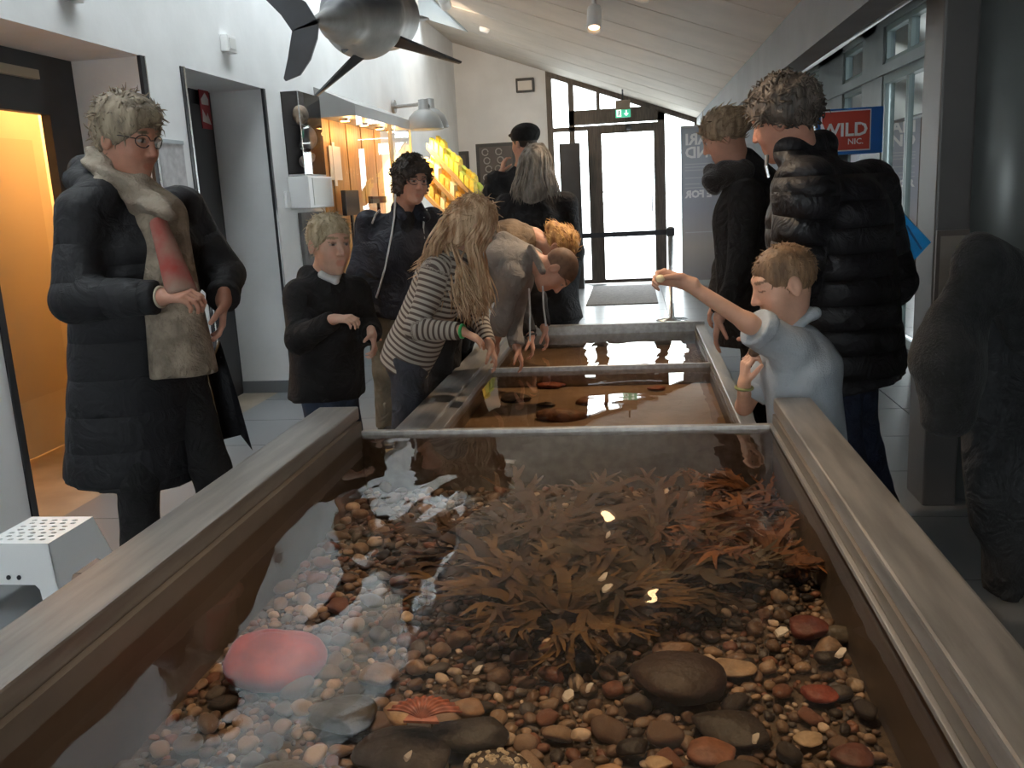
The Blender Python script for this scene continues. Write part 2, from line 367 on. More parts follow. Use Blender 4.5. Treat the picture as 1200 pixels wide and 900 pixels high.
# sloping ceiling made of wide boards, skylight strip along the left wall
SKX, SKY, SKW, SKM = -1.95, (-.6, 11.4), -1.78, 8.55
ce = struct(MB().hexa([(-2.93, YB, cz(-2.93)+.08), (XW, YB, cz(XW)+.08), (XW, YF, cz(XW)+.08), (-2.93, YF, cz(-2.93)+.08)]+[(-2.93, YB, 4.3), (XW, YB, 4.3), (XW, YF, 4.3), (-2.93, YF, 4.3)]).build('ceiling', m_ceil))
edges = [5.75+.95*k for k in range(-9, 9)]; edges = [YB]+[e for e in edges if YB < e < YF]+[YF]
for y0, y1 in zip(edges[:-1], edges[1:]):
    for (ya, yb, xl) in ((y0, min(y1, SKY[0]), XW), (max(y0, SKY[0]), min(y1, SKM), SKW), (max(y0, SKM), min(y1, SKY[1]), SKX), (max(y0, SKY[1]), y1, XW)):
        if yb-ya < .02: continue
        g = .009
        P = [(xl, ya+g, cz(xl)), (.9, ya+g, cz(.9)), (.9, yb-g, cz(.9)), (xl, yb-g, cz(xl))]
        MB().hexa(P+[(x, y, z+.03) for x, y, z in P]).build('ceiling_board', m_ceil, ce)
P = [(SKW, YB, cz(SKW)+.031), (.9, YB, cz(.9)+.031), (.9, YF, cz(.9)+.031), (SKW, YF, cz(SKW)+.031)]
MB().hexa(P+[(x, y, z+.05) for x, y, z in P]).build('roof_deck', m_dark, ce)
for xa, xb, ya, yb in ((XW, SKW, SKY[1], YF), (SKX, SKW, SKM, SKY[1]), (XW, SKW, YB, SKY[0])):
    P = [(xa, ya, cz(xa)+.031), (xb, ya, cz(xb)+.031), (xb, yb, cz(xb)+.031), (xa, yb, cz(xa)+.031)]
    MB().hexa(P+[(x, y, z+.05) for x, y, z in P]).build('roof_deck', m_dark, ce)
sk = MB()
for (xa, xb, ya, yb) in ((XW, SKX, SKY[1]-.05, SKY[1]), (XW, SKW, SKY[0], SKY[0]+.05), (SKX, SKW, SKM-.05, SKM), (SKX-.03, SKX, SKM, SKY[1]), (SKW-.03, SKW, SKY[0], SKM)):
    P = [(xa, ya, cz(xa)-.01), (xb, ya, cz(xb)-.01), (xb, yb, cz(xb)-.01), (xa, yb, cz(xa)-.01)]
    sk.hexa(P+[(x, y, z+.3) for x, y, z in P])
for y in (1.4, 3.4, 5.4, 7.4, 9.4):
    xr_ = SKW if y < SKM else SKX
    P = [(XW, y-.02, cz(XW)+.2), (xr_, y-.02, cz(xr_)+.2), (xr_, y+.02, cz(xr_)+.2), (XW, y+.02, cz(XW)+.2)]; sk.hexa(P+[(a, b, c+.08) for a, b, c in P])
w1 = struct(sk.build('window_1', m_lgrey))
for xr_, ya, yb in ((SKW, SKY[0], SKM), (SKX, SKM, SKY[1])):
    P = [(XW, ya, cz(XW)+.25), (xr_, ya, cz(xr_)+.25), (xr_, yb, cz(xr_)+.25), (XW, yb, cz(XW)+.25)]
    obj('pane', P, [(0, 1, 2, 3)], m_glass, w1)

# beam and rising soffit over the window side
struct(MB().box(.9, 1.04, YB, YF, 2.0, 2.32).build('beam_right', mat('beam_grey', (.17, .17, .175), .6, var=.1, vscale=3)))
P = [(1.04, YB, 2.02), (XR, YB, 2.62), (XR, YF, 2.62), (1.04, YF, 2.02)]
struct(MB().hexa(P+[(x, y, z+.06) for x, y, z in P]).build('ceiling_soffit', mat('soffit_white', (.66, .67, .66), .7)))

# window wall
def rect_ring(mb, x0, x1, y0, y1, z0, z1, t):
    mb.box(x0, x1, y0, y0+t, z0, z1).box(x0, x1, y1-t, y1, z0, z1).box(x0, x1, y0+t, y1-t, z0, z0+t).box(x0, x1, y0+t, y1-t, z1-t, z1); return mb
wr = MB(); wr.box(XR, XR+.18, YB, 6.70, 0, 2.68).box(XR, XR+.12, 8.56, 9.0, 0, 2.68).box(XR, XR+.12, 9.80, 11.0, 0, 2.68).box(XR, XR+.12, 11.8, YF, 0, 2.68)
wr.box(XR, XR+.14, 6.7, YF, 2.56, 2.68)
struct(wr.build('wall_right', m_grey))
struct(MB().box(XR-.03, XR+.1, 6.70, 7.04, 0, 2.6).build('trim_3', m_lgrey))
struct(MB().box(XR-.02, XR+.10, 7.04, 12, 2.17, 2.25).build('trim_4', m_grey))
wins = [(7.04, 7.62, 2.25, 2.56), (7.62, 8.3, 2.25, 2.56), (9.0, 9.8, 2.25, 2.56), (9.0, 9.8, .1, 2.17), (11.0, 11.8, 2.25, 2.56), (11.0, 11.8, .1, 2.17)]
m_wf = mat('window_frame_grey', (.10, .13, .13), .45)
for i, (a, b, c, d) in enumerate(wins):
    o = struct(rect_ring(MB(), XR+.02, XR+.08, a, b, c, d, .045).build('window_%d' % (i+2), m_wf))
    obj('pane', [(XR+.05, a+.045, c+.045), (XR+.05, b-.045, c+.045), (XR+.05, b-.045, d-.045), (XR+.05, a+.045, d-.045)], [(0, 1, 2, 3)], m_glass, o)
struct(MB().box(XR, XR+.10, 8.3, 8.56, 0, 2.56).build('trim_5', m_grey))
d3 = struct(rect_ring(rect_ring(MB(), XR+.01, XR+.09, 7.04, 8.3, 0, 2.17, .07), XR+.03, XR+.07, 7.62, 7.70, .07, 2.1, .03).build('door_3', m_wf))
for a, b in ((7.12, 7.62), (7.70, 8.22)):
    obj('pane', [(XR+.05, a, .08), (XR+.05, b, .08), (XR+.05, b, 2.1), (XR+.05, a, 2.1)], [(0, 1, 2, 3)], m_glass, d3)
struct(MB().box(2.1, 2.2, YB, YF, -.1, .0).build('sill_right', m_grey))

# end wall with the glazed entrance
we = MB()
we.prism([(-2.93, YF, 0), (-1.2, YF, 0), (-1.2, YF, cz(-1.2)+.06), (-2.93, YF, cz(-2.93)+.06)], (0, .2, 0))
we.box(1.04, XR+.2, YF, YF+.2, 0, 2.7)
struct(we.build('wall_end', m_wall))
struct(MB().box(XW, -1.2, YF-.012, YF, 0, .09).build('baseboard_end', m_skirt))
fr = MB()
def post(x0, x1, z0, z1=None, y0=YF-.02, y1=YF+.10):
    za = cz(x0)+.02 if z1 is None else z1; zb = cz(x1)+.02 if z1 is None else z1
    fr.hexa([(x0, y0, z0), (x1, y0, z0), (x1, y1, z0), (x0, y1, z0), (x0, y0, za), (x1, y0, zb), (x1, y1, zb), (x0, y1, za)])
post(-1.21, -1.13, 0); post(-.90, -.82, 0); post(.36, .46, 0); post(.87, .95, 0, 2.30)
post(-.90, .46, 2.28, 2.48); post(-1.13, -.64, 2.20, 2.26); post(.46, .87, 0, .08); post(-1.13, -.64, 0, .06)
fr.hexa([(-1.2, YF-.03, cz(-1.2)-.07), (.92, YF-.03, cz(.92)-.07), (.92, YF+.1, cz(.92)-.07), (-1.2, YF+.1, cz(-1.2)-.07), (-1.2, YF-.03, cz(-1.2)+.02), (.92, YF-.03, cz(.92)+.02), (.92, YF+.1, cz(.92)+.02), (-1.2, YF+.1, cz(-1.2)+.02)])
post(-.50, -.45, 2.48)
w9 = struct(fr.build('window_9', m_wood))
for x0, x1, z0, z1 in ((-1.13, -.9, .06, 2.2), (-.82, -.64, .06, 2.2), (.46, .87, .08, None), (-1.13, -.9, 2.26, None), (-.82, -.5, 2.48, None), (-.45, .36, 2.48, None)):
    za, zb = (cz(x0)-.07, cz(x1)-.07) if z1 is None else (z1, z1)
    obj('pane', [(x0, YF+.04, z0), (x1, YF+.04, z0), (x1, YF+.04, zb), (x0, YF+.04, za)], [(0, 1, 2, 3)], m_glass, w9)
d4 = struct(MB().box(-.64, -.44, YF-.01, YF+.07, 0, 2.26).box(.30, .36, YF-.01, YF+.07, 0, 2.26).box(-.44, .30, YF-.01, YF+.07, 2.14, 2.26).box(-.44, .30, YF-.01, YF+.07, 0, .05).build('door_4', m_wood))
obj('pane', [(-.44, YF+.03, .05), (.30, YF+.03, .05), (.30, YF+.03, 2.14), (-.44, YF+.03, 2.14)], [(0, 1, 2, 3)], m_glass, d4)
MB().tube([(.26, YF-.02, 1.0), (.26, YF-.07, 1.02), (.26, YF-.07, 1.3), (.26, YF-.02, 1.32)], .012, 8).build('door_handle', m_chrome, d4)
MB().lathe((-.05, YF-.02, 2.2), [(.04, 0), (.045, .02), (.02, .05)], 14, (0, -1, 0)).build('door_sensor', m_dark, d4)
struct(MB().box(-4, -1.5, YB-.2, YB, 0, 4.2).box(1.1, XR+.2, YB-.2, YB, 0, 4.2).box(-1.5, 1.1, YB-.2, YB, 0, 1.0).box(-1.5, 1.1, YB-.2, YB, 2.1, 4.2).build('wall_back', m_wall))
wb = struct(MB().box(-1.5, -1.45, YB-.12, YB-.06, 1.0, 2.1).box(1.05, 1.1, YB-.12, YB-.06, 1.0, 2.1).box(-1.45, 1.05, YB-.12, YB-.06, 1.0, 1.05).box(-1.45, 1.05, YB-.12, YB-.06, 2.05, 2.1).build('window_10', m_wf))  # added window behind the camera, lets daylight reach the faces
obj('pane', [(-1.45, YB-.1, 1.05), (1.05, YB-.1, 1.05), (1.05, YB-.1, 2.05), (-1.45, YB-.1, 2.05)], [(0, 1, 2, 3)], m_glass, wb)
struct(MB().box(-2.93, 2.3, YF+.2, 40, -.2, -.02).box(2.3, 40, YB, 40, -.2, -.02).build('ground_outside', mat('pale_paving', (.55, .55, .53), .8, var=.1, vscale=2)))

# round pillar with a flat dark cover, near the window wall
struct(MB().box(1.155, 1.285, 3.72, 3.95, 0, 2.3, .01).build('column_cover', mat('column_brown', (.085, .077, .074), .45, var=.1, vscale=3)))
struct(MB().lathe((1.47, 3.92, 0), [(.185, 0), (.185, 2.5)], 40).build('column_round', mat('column_grey', (.20, .21, .205), .38, metal=.3, var=.06, vscale=2), None, True))

# ------------------------------------------------------------------ touch tanks
XL0, XL1, XR1, XR0, YT = -1.01, -.88, .397, .505, 2.65
ZRIM, ZW, ZBED = .72, .635, .485
tk = root('touch_tank', (-.25, 1.2, 0), 'large steel touch tank with high side rails, full of pebbles and seaweed', 'tank')
MB().box(XL0, XL1, -.6, YT+.03, .678, ZRIM, .006).build('rim_rail', m_steel, tk)
MB().box(XR1, XR0, -.6, YT+.03, .678, ZRIM, .006).build('rim_rail', m_steel, tk)
MB().box(XL0+.02, XL1+.014, -.6, YT, .1, .678).build('side_panel', m_steel2, tk)
MB().box(XR1-.006, XR0-.02, -.6, YT, .1, .678).build('side_panel', m_steel2, tk)
MB().box(XR1-.016, XR1-.006, -.6, YT, .638, .65, .002).build('water_stop', m_steel, tk)
MB().box(XL1+.014, XR1-.006, YT-.012, YT+.012, .3, .648, .003).build('weir_plate', m_steel, tk)
MB().box(XL0+.02, XR0-.02, -.64, -.6, .1, ZRIM).build('end_panel', m_steel2, tk)
MB().box(XL1+.014, XR1-.006, -.6, YT-.012, .3, ZBED-.035).build('tank_floor', mat('tank_floor_gravel', (.10, .07, .045), .8, var=.4, vscale=30, bump=.6, bscale=60), tk)
for x in (XL0+.06, XR0-.10):
    for y in (-.5, 1.1, 2.55): MB().box(x, x+.05, y, y+.05, 0, .12).build('leg', m_steel, tk)
m_water = pane_mat('water', (.95, .91, .85), 1.58, 0., .0050, 2.6, (1., .75, 1))
def sheet(name, x0, x1, y0, y1, z, m, label, nx=24, ny=36):
    V = [(x0+(x1-x0)*i/nx, y0+(y1-y0)*j/ny, z) for j in range(ny+1) for i in range(nx+1)]
    Fc = [(j*(nx+1)+i, j*(nx+1)+i+1, (j+1)*(nx+1)+i+1, (j+1)*(nx+1)+i) for j in range(ny) for i in range(nx)]
    o = obj(name, V, Fc, m, None, True); return tag(o, label, 'water', None, 'stuff')
sheet('water_surface', XL1+.014, XR1-.006, -.6, YT-.012, ZW, m_water, 'clear rippled water filling the large pebble tank')

Z2, ZW2, ZB2 = .43, .385, .30
XA, XA1, XC1, XC = -1.0, -.86, .39, .455; Y2, Y3, Y4 = YT+.04, 4.86, 6.12
t2 = root('low_touch_tank', (-.27, 4.3, 0), 'lower sand-bottomed touch tank behind the pebble tank with people reaching in', 'tank')
MB().box(XA, XA1, Y2, Y4+.06, Z2-.035, Z2, .005).build('rim_rail', m_steel, t2)
MB().box(XC1, XC, Y2, Y4+.06, Z2-.035, Z2, .005).build('rim_rail', m_steel, t2)
MB().box(XA1-.004, XA1+.05, Y2, Y4, .2, Z2-.018, .004).build('inner_ledge', m_steel, t2)
MB().box(XA+.02, XA1+.02, Y2, Y4, .08, Z2-.036).build('side_panel', m_steel2, t2)
MB().box(XC1-.004, XC-.015, Y2, Y4, .08, Z2-.036).build('side_panel', m_steel2, t2)
MB().box(XA1, XC1, Y3-.012, Y3+.012, .2, Z2-.02, .003).build('divider', m_steel, t2)
MB().box(XA, XC, Y4, Y4+.07, .08, Z2+.02, .005).build('end_rail', m_steel, t2)
MB().box(XA+.02, XC-.015, Y2-.02, Y2, .08, Z2-.04).build('end_panel', m_steel2, t2)
m_sand = mat('tank_sand', (.20, .14, .09), .85, col2=(.29, .205, .135), vscale=5, bump=.4, bscale=25)
MB().box(XA1+.04, XC1-.004, Y2, Y4, .2, ZB2).build('sand_bed', m_sand, t2)
for x in (XA+.05, XC-.1):
    for y in (Y2+.1, 4.4, 6.0): MB().box(x, x+.05, y, y+.05, 0, .1).build('leg', m_steel, t2)
m_water2 = pane_mat('tank_water', (.90, .80, .68), 1.36, 0., .0016, 2.2, (1, .8, 1))
sheet('water_surface', XA1+.05, XC1-.004, Y2, Y3-.012, ZW2, m_water2, 'shallow brown water in the middle touch tank with sandy bed')
sheet('water_surface', XA1+.05, XC1-.004, Y3+.012, Y4, ZW2, pane_mat('tank_water_rippled', (.90, .80, .68), 1.40, 0., .006, 2.6, (1, .6, 1)), 'rippled water in the far tank end reflecting the bright door')
# ------------------------------------------------------------------ lamps over the tanks
m_lampw = mat('lamp_white', (.75, .74, .72), .4)
def ceiling_spot(x, y, tx, ty, tz, energy, label, size=1.25):
    z = cz(x); r = root('ceiling_spotlight', (x, y, z-.3), label, 'lamp', )
    MB().tube([(x, y, z+.0), (x, y, z-.08)], .016, 8).build('stem', m_lampw, r)
    d = nrm(np.array([tx, ty, tz])-np.array([x, y, z-.1])); a = np.array([x, y, z-.08]); 
    MB().lathe(a-d*.03, [(.02, 0), (.05, .004), (.053, .02), (.053, .19), (.047, .19), (.044, .15)], 20, d).build('housing', m_lampw, r, True)
    MB().lathe(a-d*.03, [(.001, .155), (.044, .155)], 20, d).build('lens', emit_mat('spot_lens', (1, .74, .45), 6), r)
    l = lamp('SPOT', 'beam', a+d*.20, energy, (1, .76, .52), r, spot_size=size, spot_blend=.7, shadow_soft_size=.05)
    l.rotation_euler = Vector(-d).to_track_quat('Z', 'Y').to_euler(); return r
ceiling_spot(-.253, 6.96, -.3, 5.6, .4, 45, 'white cylinder spotlight hanging from the sloping ceiling boards')
ceiling_spot(.10, 5.2, -.40, 4.75, .7, 95, 'white cylinder spotlight over the lower sandy tank')
ceiling_spot(-.40, 3.3, .15, 2.95, .9, 60, 'white cylinder spotlight between the two tanks')  # unseen extra lamp, put in to warm the outstretched arm
ceiling_spot(-.15, 1.0, -.10, 1.35, .5, 50, 'white cylinder spotlight over the near end of the pebble tank')
ceiling_spot(-.20, 2.3, -.05, 2.05, .5, 38, 'white cylinder spotlight over the seaweed end of the pebble tank')

ceiling_spot(-1.70, 8.7, -2.0, 13.3, 2.4, 110, 'added white cylinder spotlight out of view, brightening the end wall', 1.0)  # extra lamp just outside the view, added to brighten the end wall
# ------------------------------------------------------------------ tank bed
def ico(sub):
    bm = bmesh.new(); bmesh.ops.create_icosphere(bm, subdivisions=sub, radius=1); bm.verts.index_update()
    V = np.array([v.co[:] for v in bm.verts]); Fc = [tuple(v.index for v in f.verts) for f in bm.faces]; bm.free(); return V, np.array(Fc)
I2, I3, I4 = ico(2), ico(3), ico(4)
def stone_shape(base, seed, rough=.25, flat=.55):
    V, Fc = base; r = np.random.default_rng(seed)
    d = 1+rough*wob(V, 1.9, seed)+rough*.4*wob(V, 4., seed+50); W = V*d[:, None]
    for _ in range(3):   # a few blunt facets
        n = nrm(r.normal(size=3)); c = r.uniform(.5, .8); s = W@n; W = W-np.outer(np.maximum(s-c, 0)*.75, n)
    return W*np.array([1, r.uniform(.62, .9), flat*r.uniform(.8, 1.15)]), Fc
def stone_mat(name, c, var=.3): return mat(name, c, .55, var=var, vscale=28, bump=.35, bscale=60)
classes = [('brown', (.15, .092, .058), .30), ('tan', (.31, .205, .13), .22), ('rust', (.20, .085, .05), .14), ('grey', (.115, .098, .085), .18), ('blackish', (.04, .032, .027), .10), ('cream', (.54, .41, .29), .06)]
smesh = []
for ci, (cn, cc, pr) in enumerate(classes):
    m = stone_mat(cn+'_pebble', cc); L = []
    for k in range(5):
        V, Fc = stone_shape(I3, 100+ci*10+k); me = bpy.data.meshes.new('pebble'); me.from_pydata(V.tolist(), [], Fc.tolist()); me.polygons.foreach_set('use_smooth', np.ones(len(me.polygons), bool)); me.materials.append(m); L.append(me)
    smesh.append(L)
# stones one can name, read from the photograph: pixel centre, pixel width, colour, flatness
big = [((400, 815), 78, (.055, .05, .038), .5, 'dark grey-green stone, rounded and smooth, left of the pink scallop shell'),
 ((468, 853), 112, (.035, .027, .020), .3, 'long flat black-brown stone just in front of the pink scallop shell'),
 ((550, 832), 92, (.035, .03, .025), .55, 'black rounded stone touching the right edge of the pink scallop shell'),
 ((795, 775), 106, (.045, .028, .020), .5, 'big dark brown boulder at the near edge of the seaweed'),
 ((858, 824), 84, (.03, .026, .023), .4, 'black oblong stone between the big brown boulder and the right wall'),
 ((742, 842), 40, (.028, .024, .022), .7, 'small black egg-shaped stone below the big brown boulder'),
 ((328, 882), 96, (.10, .085, .06), .3, 'broad flat olive-grey stone in front of the red anemone'),
 ((648, 890), 60, (.55, .40, .22), .45, 'cream stone with brown veins next to the barnacled stone'),
 ((960, 779), 42, (.26, .06, .035), .45, 'flat brick-red stone by the right tank wall'),
 ((946, 711), 50, (.16, .05, .035), .5, 'large dark red stone behind the brick-red one'),
 ((859, 752), 54, (.38, .26, .16), .35, 'long tan wedge-shaped stone behind the black oblong stone'),
 ((714, 871), 44, (.42, .24, .12), .55, 'orange-tan egg-shaped pebble right of the barnacled stone'),
 ((770, 858), 32, (.55, .38, .22), .6, 'pale cream oval pebble beside the small black stone'),
 ((679, 827), 24, (.66, .50, .36), .7, 'whitish knobbly pebble lying between dark stones'),
 ((470, 803), 52, (.50, .32, .17), .4, 'pale tan oval stone behind the pink scallop shell'),
 ((442, 764), 46, (.24, .16, .10), .6, 'rounded brown stone at the front left of the seaweed'),
 ((547, 801), 42, (.30, .17, .09), .5, 'warm brown pebble between scallop shell and seaweed'),
 ((790, 732), 50, (.24, .14, .08), .55, 'brown and tan lumpy stone half under the seaweed fronds'),
 ((985, 716), 34, (.12, .10, .075), .75, 'olive-grey rounded stone against the right tank wall'),
 ((948, 829), 32, (.50, .36, .22), .4, 'pale triangular pebble between brown ones near the right wall'),
 ((832, 848), 56, (.26, .11, .06), .55, 'rusty cracked stone in front of the black oblong stone'),
 ((870, 880), 66, (.06, .045, .03), .5, 'dark olive stone at the front of the bed'),
 ((1000, 850), 44, (.14, .055, .04), .5, 'dull maroon stone at the front right of the bed')]
occ = []
m_names = 0
for i, ((x, y), wpx, c, flat, lab) in enumerate(big):
    p = atZ(x, y, .525); wm = wpx*np.linalg.norm(p-CP)/FPX
    V, Fc = stone_shape(I4, 300+i, .16, flat*.72); V = V/np.abs(V[:, 0]).max()*wm/2; a = random.uniform(-.25, .25)
    V = V@np.array([[math.cos(a), math.sin(a), 0], [-math.sin(a), math.cos(a), 0], [0, 0, 1]])
    V += np.array([p[0], p[1], ZBED-.035-V[:, 2].min()+.012])
    o = obj('bed_stone', V, Fc, stone_mat('stone_%s' % '_'.join('%02d' % int(q*100) for q in c), c, .3), None, True)
    tag(o, lab, 'stone'); occ.append((p[0], p[1], wm/2*.8))
# barnacled stone
p = atZ(582, 886, .53); wm = 80*np.linalg.norm(p-CP)/FPX
bsr = root('barnacled_stone', (p[0], p[1], ZBED-.03), 'round black stone crusted with white barnacles at the front of the tank bed', 'stone')
V, Fc = stone_shape(I4, 77, .08, .8); V = V*wm/2; V += np.array([p[0], p[1], ZBED-.03-V[:, 2].min()]); obj('stone', V, Fc, stone_mat('stone_black_brown', (.035, .022, .016)), bsr, True)
mbn = MB(); top = V[V[:, 2] > np.percentile(V[:, 2], 55)]
for k in range(70):
    q = top[random.randrange(len(top))]
    if q[1] < p[1]-.012 and q[0] > p[0]-.01: continue
    r = random.uniform(.0025, .006); n = nrm(q-np.array([p[0], p[1], ZBED]))
    mbn.lathe(q-n*.002, [(r*1.3, 0), (r*.9, r*.8), (r*.45, r*.9), (r*.3, r*.4)], 7, n)
o = mbn.build('barnacle_crust', mat('barnacle_white', (.62, .52, .38), .7, var=.3, vscale=60), bsr); o['kind'] = 'stuff'
occ.append((p[0], p[1], wm/2))
# scallop shell
p = atZ(496, 823, .55); wm = 74*np.linalg.norm(p-CP)/FPX; n_r, n_a = 8, 60; V = []; cols = []
for i in range(n_r+1):
    t = i/n_r
    for j in range(n_a+1):
        a = math.radians(-66+132*j/n_a)*1.0; rib = math.cos(j/n_a*math.pi*2*11)
        R = wm*.62*t*(1+.012*rib*t); xx = R*math.sin(a)*1.0; yy = R*math.cos(a); zz = .018*math.sin(math.pi*min(1, t*.9+.1))*(1-.45*(a/1.2)**2)+.0018*rib*t
        V.append((xx, yy*.82, zz)); v = .75+.25*rib*t; g = .85+.3*math.sin(t*19); cols.append((.62*v*g, .20*v*g, .12*v*g))
V = np.array(V); V[:, 1] -= wm*.22; tilt = math.radians(14); c_, s_ = math.cos(tilt), math.sin(tilt)
V = np.stack([V[:, 0], V[:, 1]*c_-V[:, 2]*s_, V[:, 1]*s_+V[:, 2]*c_], -1)+np.array([p[0], p[1]+.005, .532])
Fc = np.array([(i*(n_a+1)+j, i*(n_a+1)+j+1, (i+1)*(n_a+1)+j+1, (i+1)*(n_a+1)+j) for i in range(n_r) for j in range(n_a)])
sh = root('scallop_shell', (p[0], p[1], .52), 'pink-orange ribbed scallop shell lying on dark stones', 'shell')
m_shell = vcol_mat('scallop', .5, mottle=.12); so = obj('fan', V, Fc, m_shell, sh, True, np.array(cols)); md = so.modifiers.new('thick', 'SOLIDIFY'); md.thickness = .003
y0 = p[1]+.005-wm*.22*c_; zh = .532-wm*.22*s_
ear = [(p[0]-wm*.27, y0-.004, zh), (p[0]+wm*.27, y0-.004, zh), (p[0]+wm*.17, y0+wm*.10, zh+.008), (p[0]-wm*.17, y0+wm*.10, zh+.008)]
MB().prism(ear, (0, 0, .004)).build('hinge_ears', mat('scallop_ears', (.55, .20, .13), .5, var=.2, vscale=60), sh)
occ.append((p[0], p[1], wm*.35))
# red anemone (contracted dome)
p = atZ(322, 757, .52); wm = 112*np.linalg.norm(p-CP)/FPX; R0 = np.eye(3)
an = root('sea_anemone', (p[0], p[1], ZBED-.03), 'big round red anemone dome on the pebbles under the bright reflection', 'anemone')
blob('dome', [ell((p[0], p[1], ZBED+.005), R0, (wm*.5, wm*.46, .045)), ell((p[0]-.03, p[1]+.01, ZBED+.025), R0, (wm*.26, wm*.22, .03), .02), ell((p[0]+.05, p[1]-.02, ZBED+.02), R0, (wm*.2, wm*.22, .025), .015), cap((p[0]-.02, p[1]+.015, ZBED+.060), (p[0]+.03, p[1]+.03, ZBED+.056), .009, .004, .006, sub=True), cap((p[0]+.03, p[1]+.03, ZBED+.056), (p[0]+.045, p[1]-.01, ZBED+.052), .006, .004, .006, sub=True)], .004,
     mat('anemone_red', (.42, .045, .022), .5, var=.25, vscale=14, bump=.15, bscale=60, sss=.15), an, disp=lambda P, U, I: .004*wob(P, 45, 3))
occ.append((p[0], p[1], wm*.42))

# loose pebbles: dart throwing, the ones that show largest are things of their own
peb = []
cell = {}
def free(x, y, r):
    for ox, oy, orr in occ:
        if (x-ox)**2+(y-oy)**2 < (orr*.85+r*.5)**2: return False
    ix, iy = int(x//.05), int(y//.05)
    for a in (-1, 0, 1):
        for b in (-1, 0, 1):
            for (qx, qy, qr) in cell.get((ix+a, iy+b), ()):
                if (x-qx)**2+(y-qy)**2 < (.80*(r+qr))**2: return False
    return True
for rmin, rmax, tries in ((.022, .030, 260), (.016, .022, 900), (.011, .016, 5000), (.007, .011, 16000), (.0045, .007, 16000)):
    for _ in range(tries):
        r = random.uniform(rmin, rmax); x = random.uniform(XL1+.03, XR1-.02); y = random.uniform(.62, YT-.03)
        if y > 2.2 and r < .009: continue
        if free(x, y, r): cell.setdefault((int(x//.05), int(y//.05)), []).append((x, y, r)); peb.append((x, y, r))
show = sorted(range(len(peb)), key=lambda i: -peb[i][2]/math.hypot(peb[i][1], .8)*(1 if .80 < peb[i][1] and not (1.45 < peb[i][1] < 2.35 and peb[i][0] > -.5) else .3))
singles = set(show[:285])
PL = {'brown': 'brown rounded pebble', 'tan': 'tan oval pebble', 'rust': 'rust-red pebble', 'grey': 'dull grey pebble', 'blackish': 'blackish pebble', 'cream': 'pale cream pebble'}
LM = [(atZ(*q, .52)[0], atZ(*q, .52)[1], t) for q, t in [((496, 823), 'near the pink scallop shell'), ((322, 757), 'around the red anemone'), ((795, 775), 'near the big dark brown boulder'), ((582, 886), 'around the barnacled stone'), ((960, 779), 'near the brick-red stone'), ((655, 705), 'at the amber-tipped seaweed'), ((330, 640), 'along the wall beside the coated woman'), ((470, 560), 'at the weir end of the tank'), ((180, 870), 'in the corner nearest the white stool'), ((1000, 870), 'along the front of the right wall'), ((850, 880), 'beside the dark olive stone'), ((720, 545), 'behind the umber seaweed')]]
SV, SF, SCOL = [], [], []; nb = 0
for i, (x, y, r) in enumerate(peb):
    u = random.random(); ci = 0; acc = 0
    for ci, (_, _, pr) in enumerate(classes):
        acc += pr
        if u < acc: break
    cn, cc, _ = classes[ci]; z = ZBED-.035+r*random.uniform(.45, .8); rz = random.uniform(0, 6.28); tx, ty = random.gauss(0, .18), random.gauss(0, .18); s = r*random.uniform(1.0, 1.22)
    if i in singles:
        o = bpy.data.objects.new('pebble', random.choice(smesh[ci])); COL.objects.link(o); o.location = (x, y, z); o.rotation_euler = (tx, ty, rz); o.scale = (s, s, s)
        lm = min(LM, key=lambda q: (q[0]-x)**2+(q[1]-y)**2)[2]
        tag(o, PL[cn]+' '+lm, 'pebble', '%s pebbles %s' % (cn, lm))
    else:
        V, Fc = stone_shape(I2, 900+i % 40); Mx = np.array(Matrix.Rotation(rz, 3, 'Z')@Matrix.Rotation(tx, 3, 'X')@Matrix.Rotation(ty, 3, 'Y'))
        V = V*s@Mx.T+np.array([x, y, z]); SV.append(V); SF.append(Fc+nb); nb += len(V); SCOL.append(np.tile(np.array(cc)*random.uniform(.7, 1.3), (len(V), 1)))
o = obj('small_pebbles', np.concatenate(SV), np.concatenate(SF), vcol_mat('mixed_pebbles', .55, .3, 70, mottle=.25, mscale=60), None, True, np.concatenate(SCOL))
tag(o, 'small mixed brown pebbles and gravel covering the tank bed', 'pebbles', None, 'stuff')
# white chips standing in for glints on the water surface
for k, (x, y) in enumerate([(713, 652), (708, 704), (712, 718), (478, 883), (985, 762), (665, 812), (885, 862), (560, 782), (915, 738), (690, 803)]):
    p = atZ(x, y, .535); r = .006+.002*(k % 3); n = 7; a0 = random.uniform(0, 6)
    P = [(p[0]+r*random.uniform(.6, 1.3)*math.cos(a0+2*math.pi*j/n)*1.2, p[1]+r*random.uniform(.6, 1.2)*math.sin(a0+2*math.pi*j/n), .53+.006*math.sin(a0+2*math.pi*j/n+1)) for j in range(n)]
    z = .528 if not 560 < y < 730 else .585
    P = [(a, b, c-.53+z) for a, b, c in P]
    o = MB().prism(P, (.001, .001, .004)).build('glint_chip', mat('glint_white', (.75, .68, .58), .35, var=.15, vscale=50)); tag(o, 'small white chip standing in for a glint on the pebble tank water', 'shell', 'white glint chips')

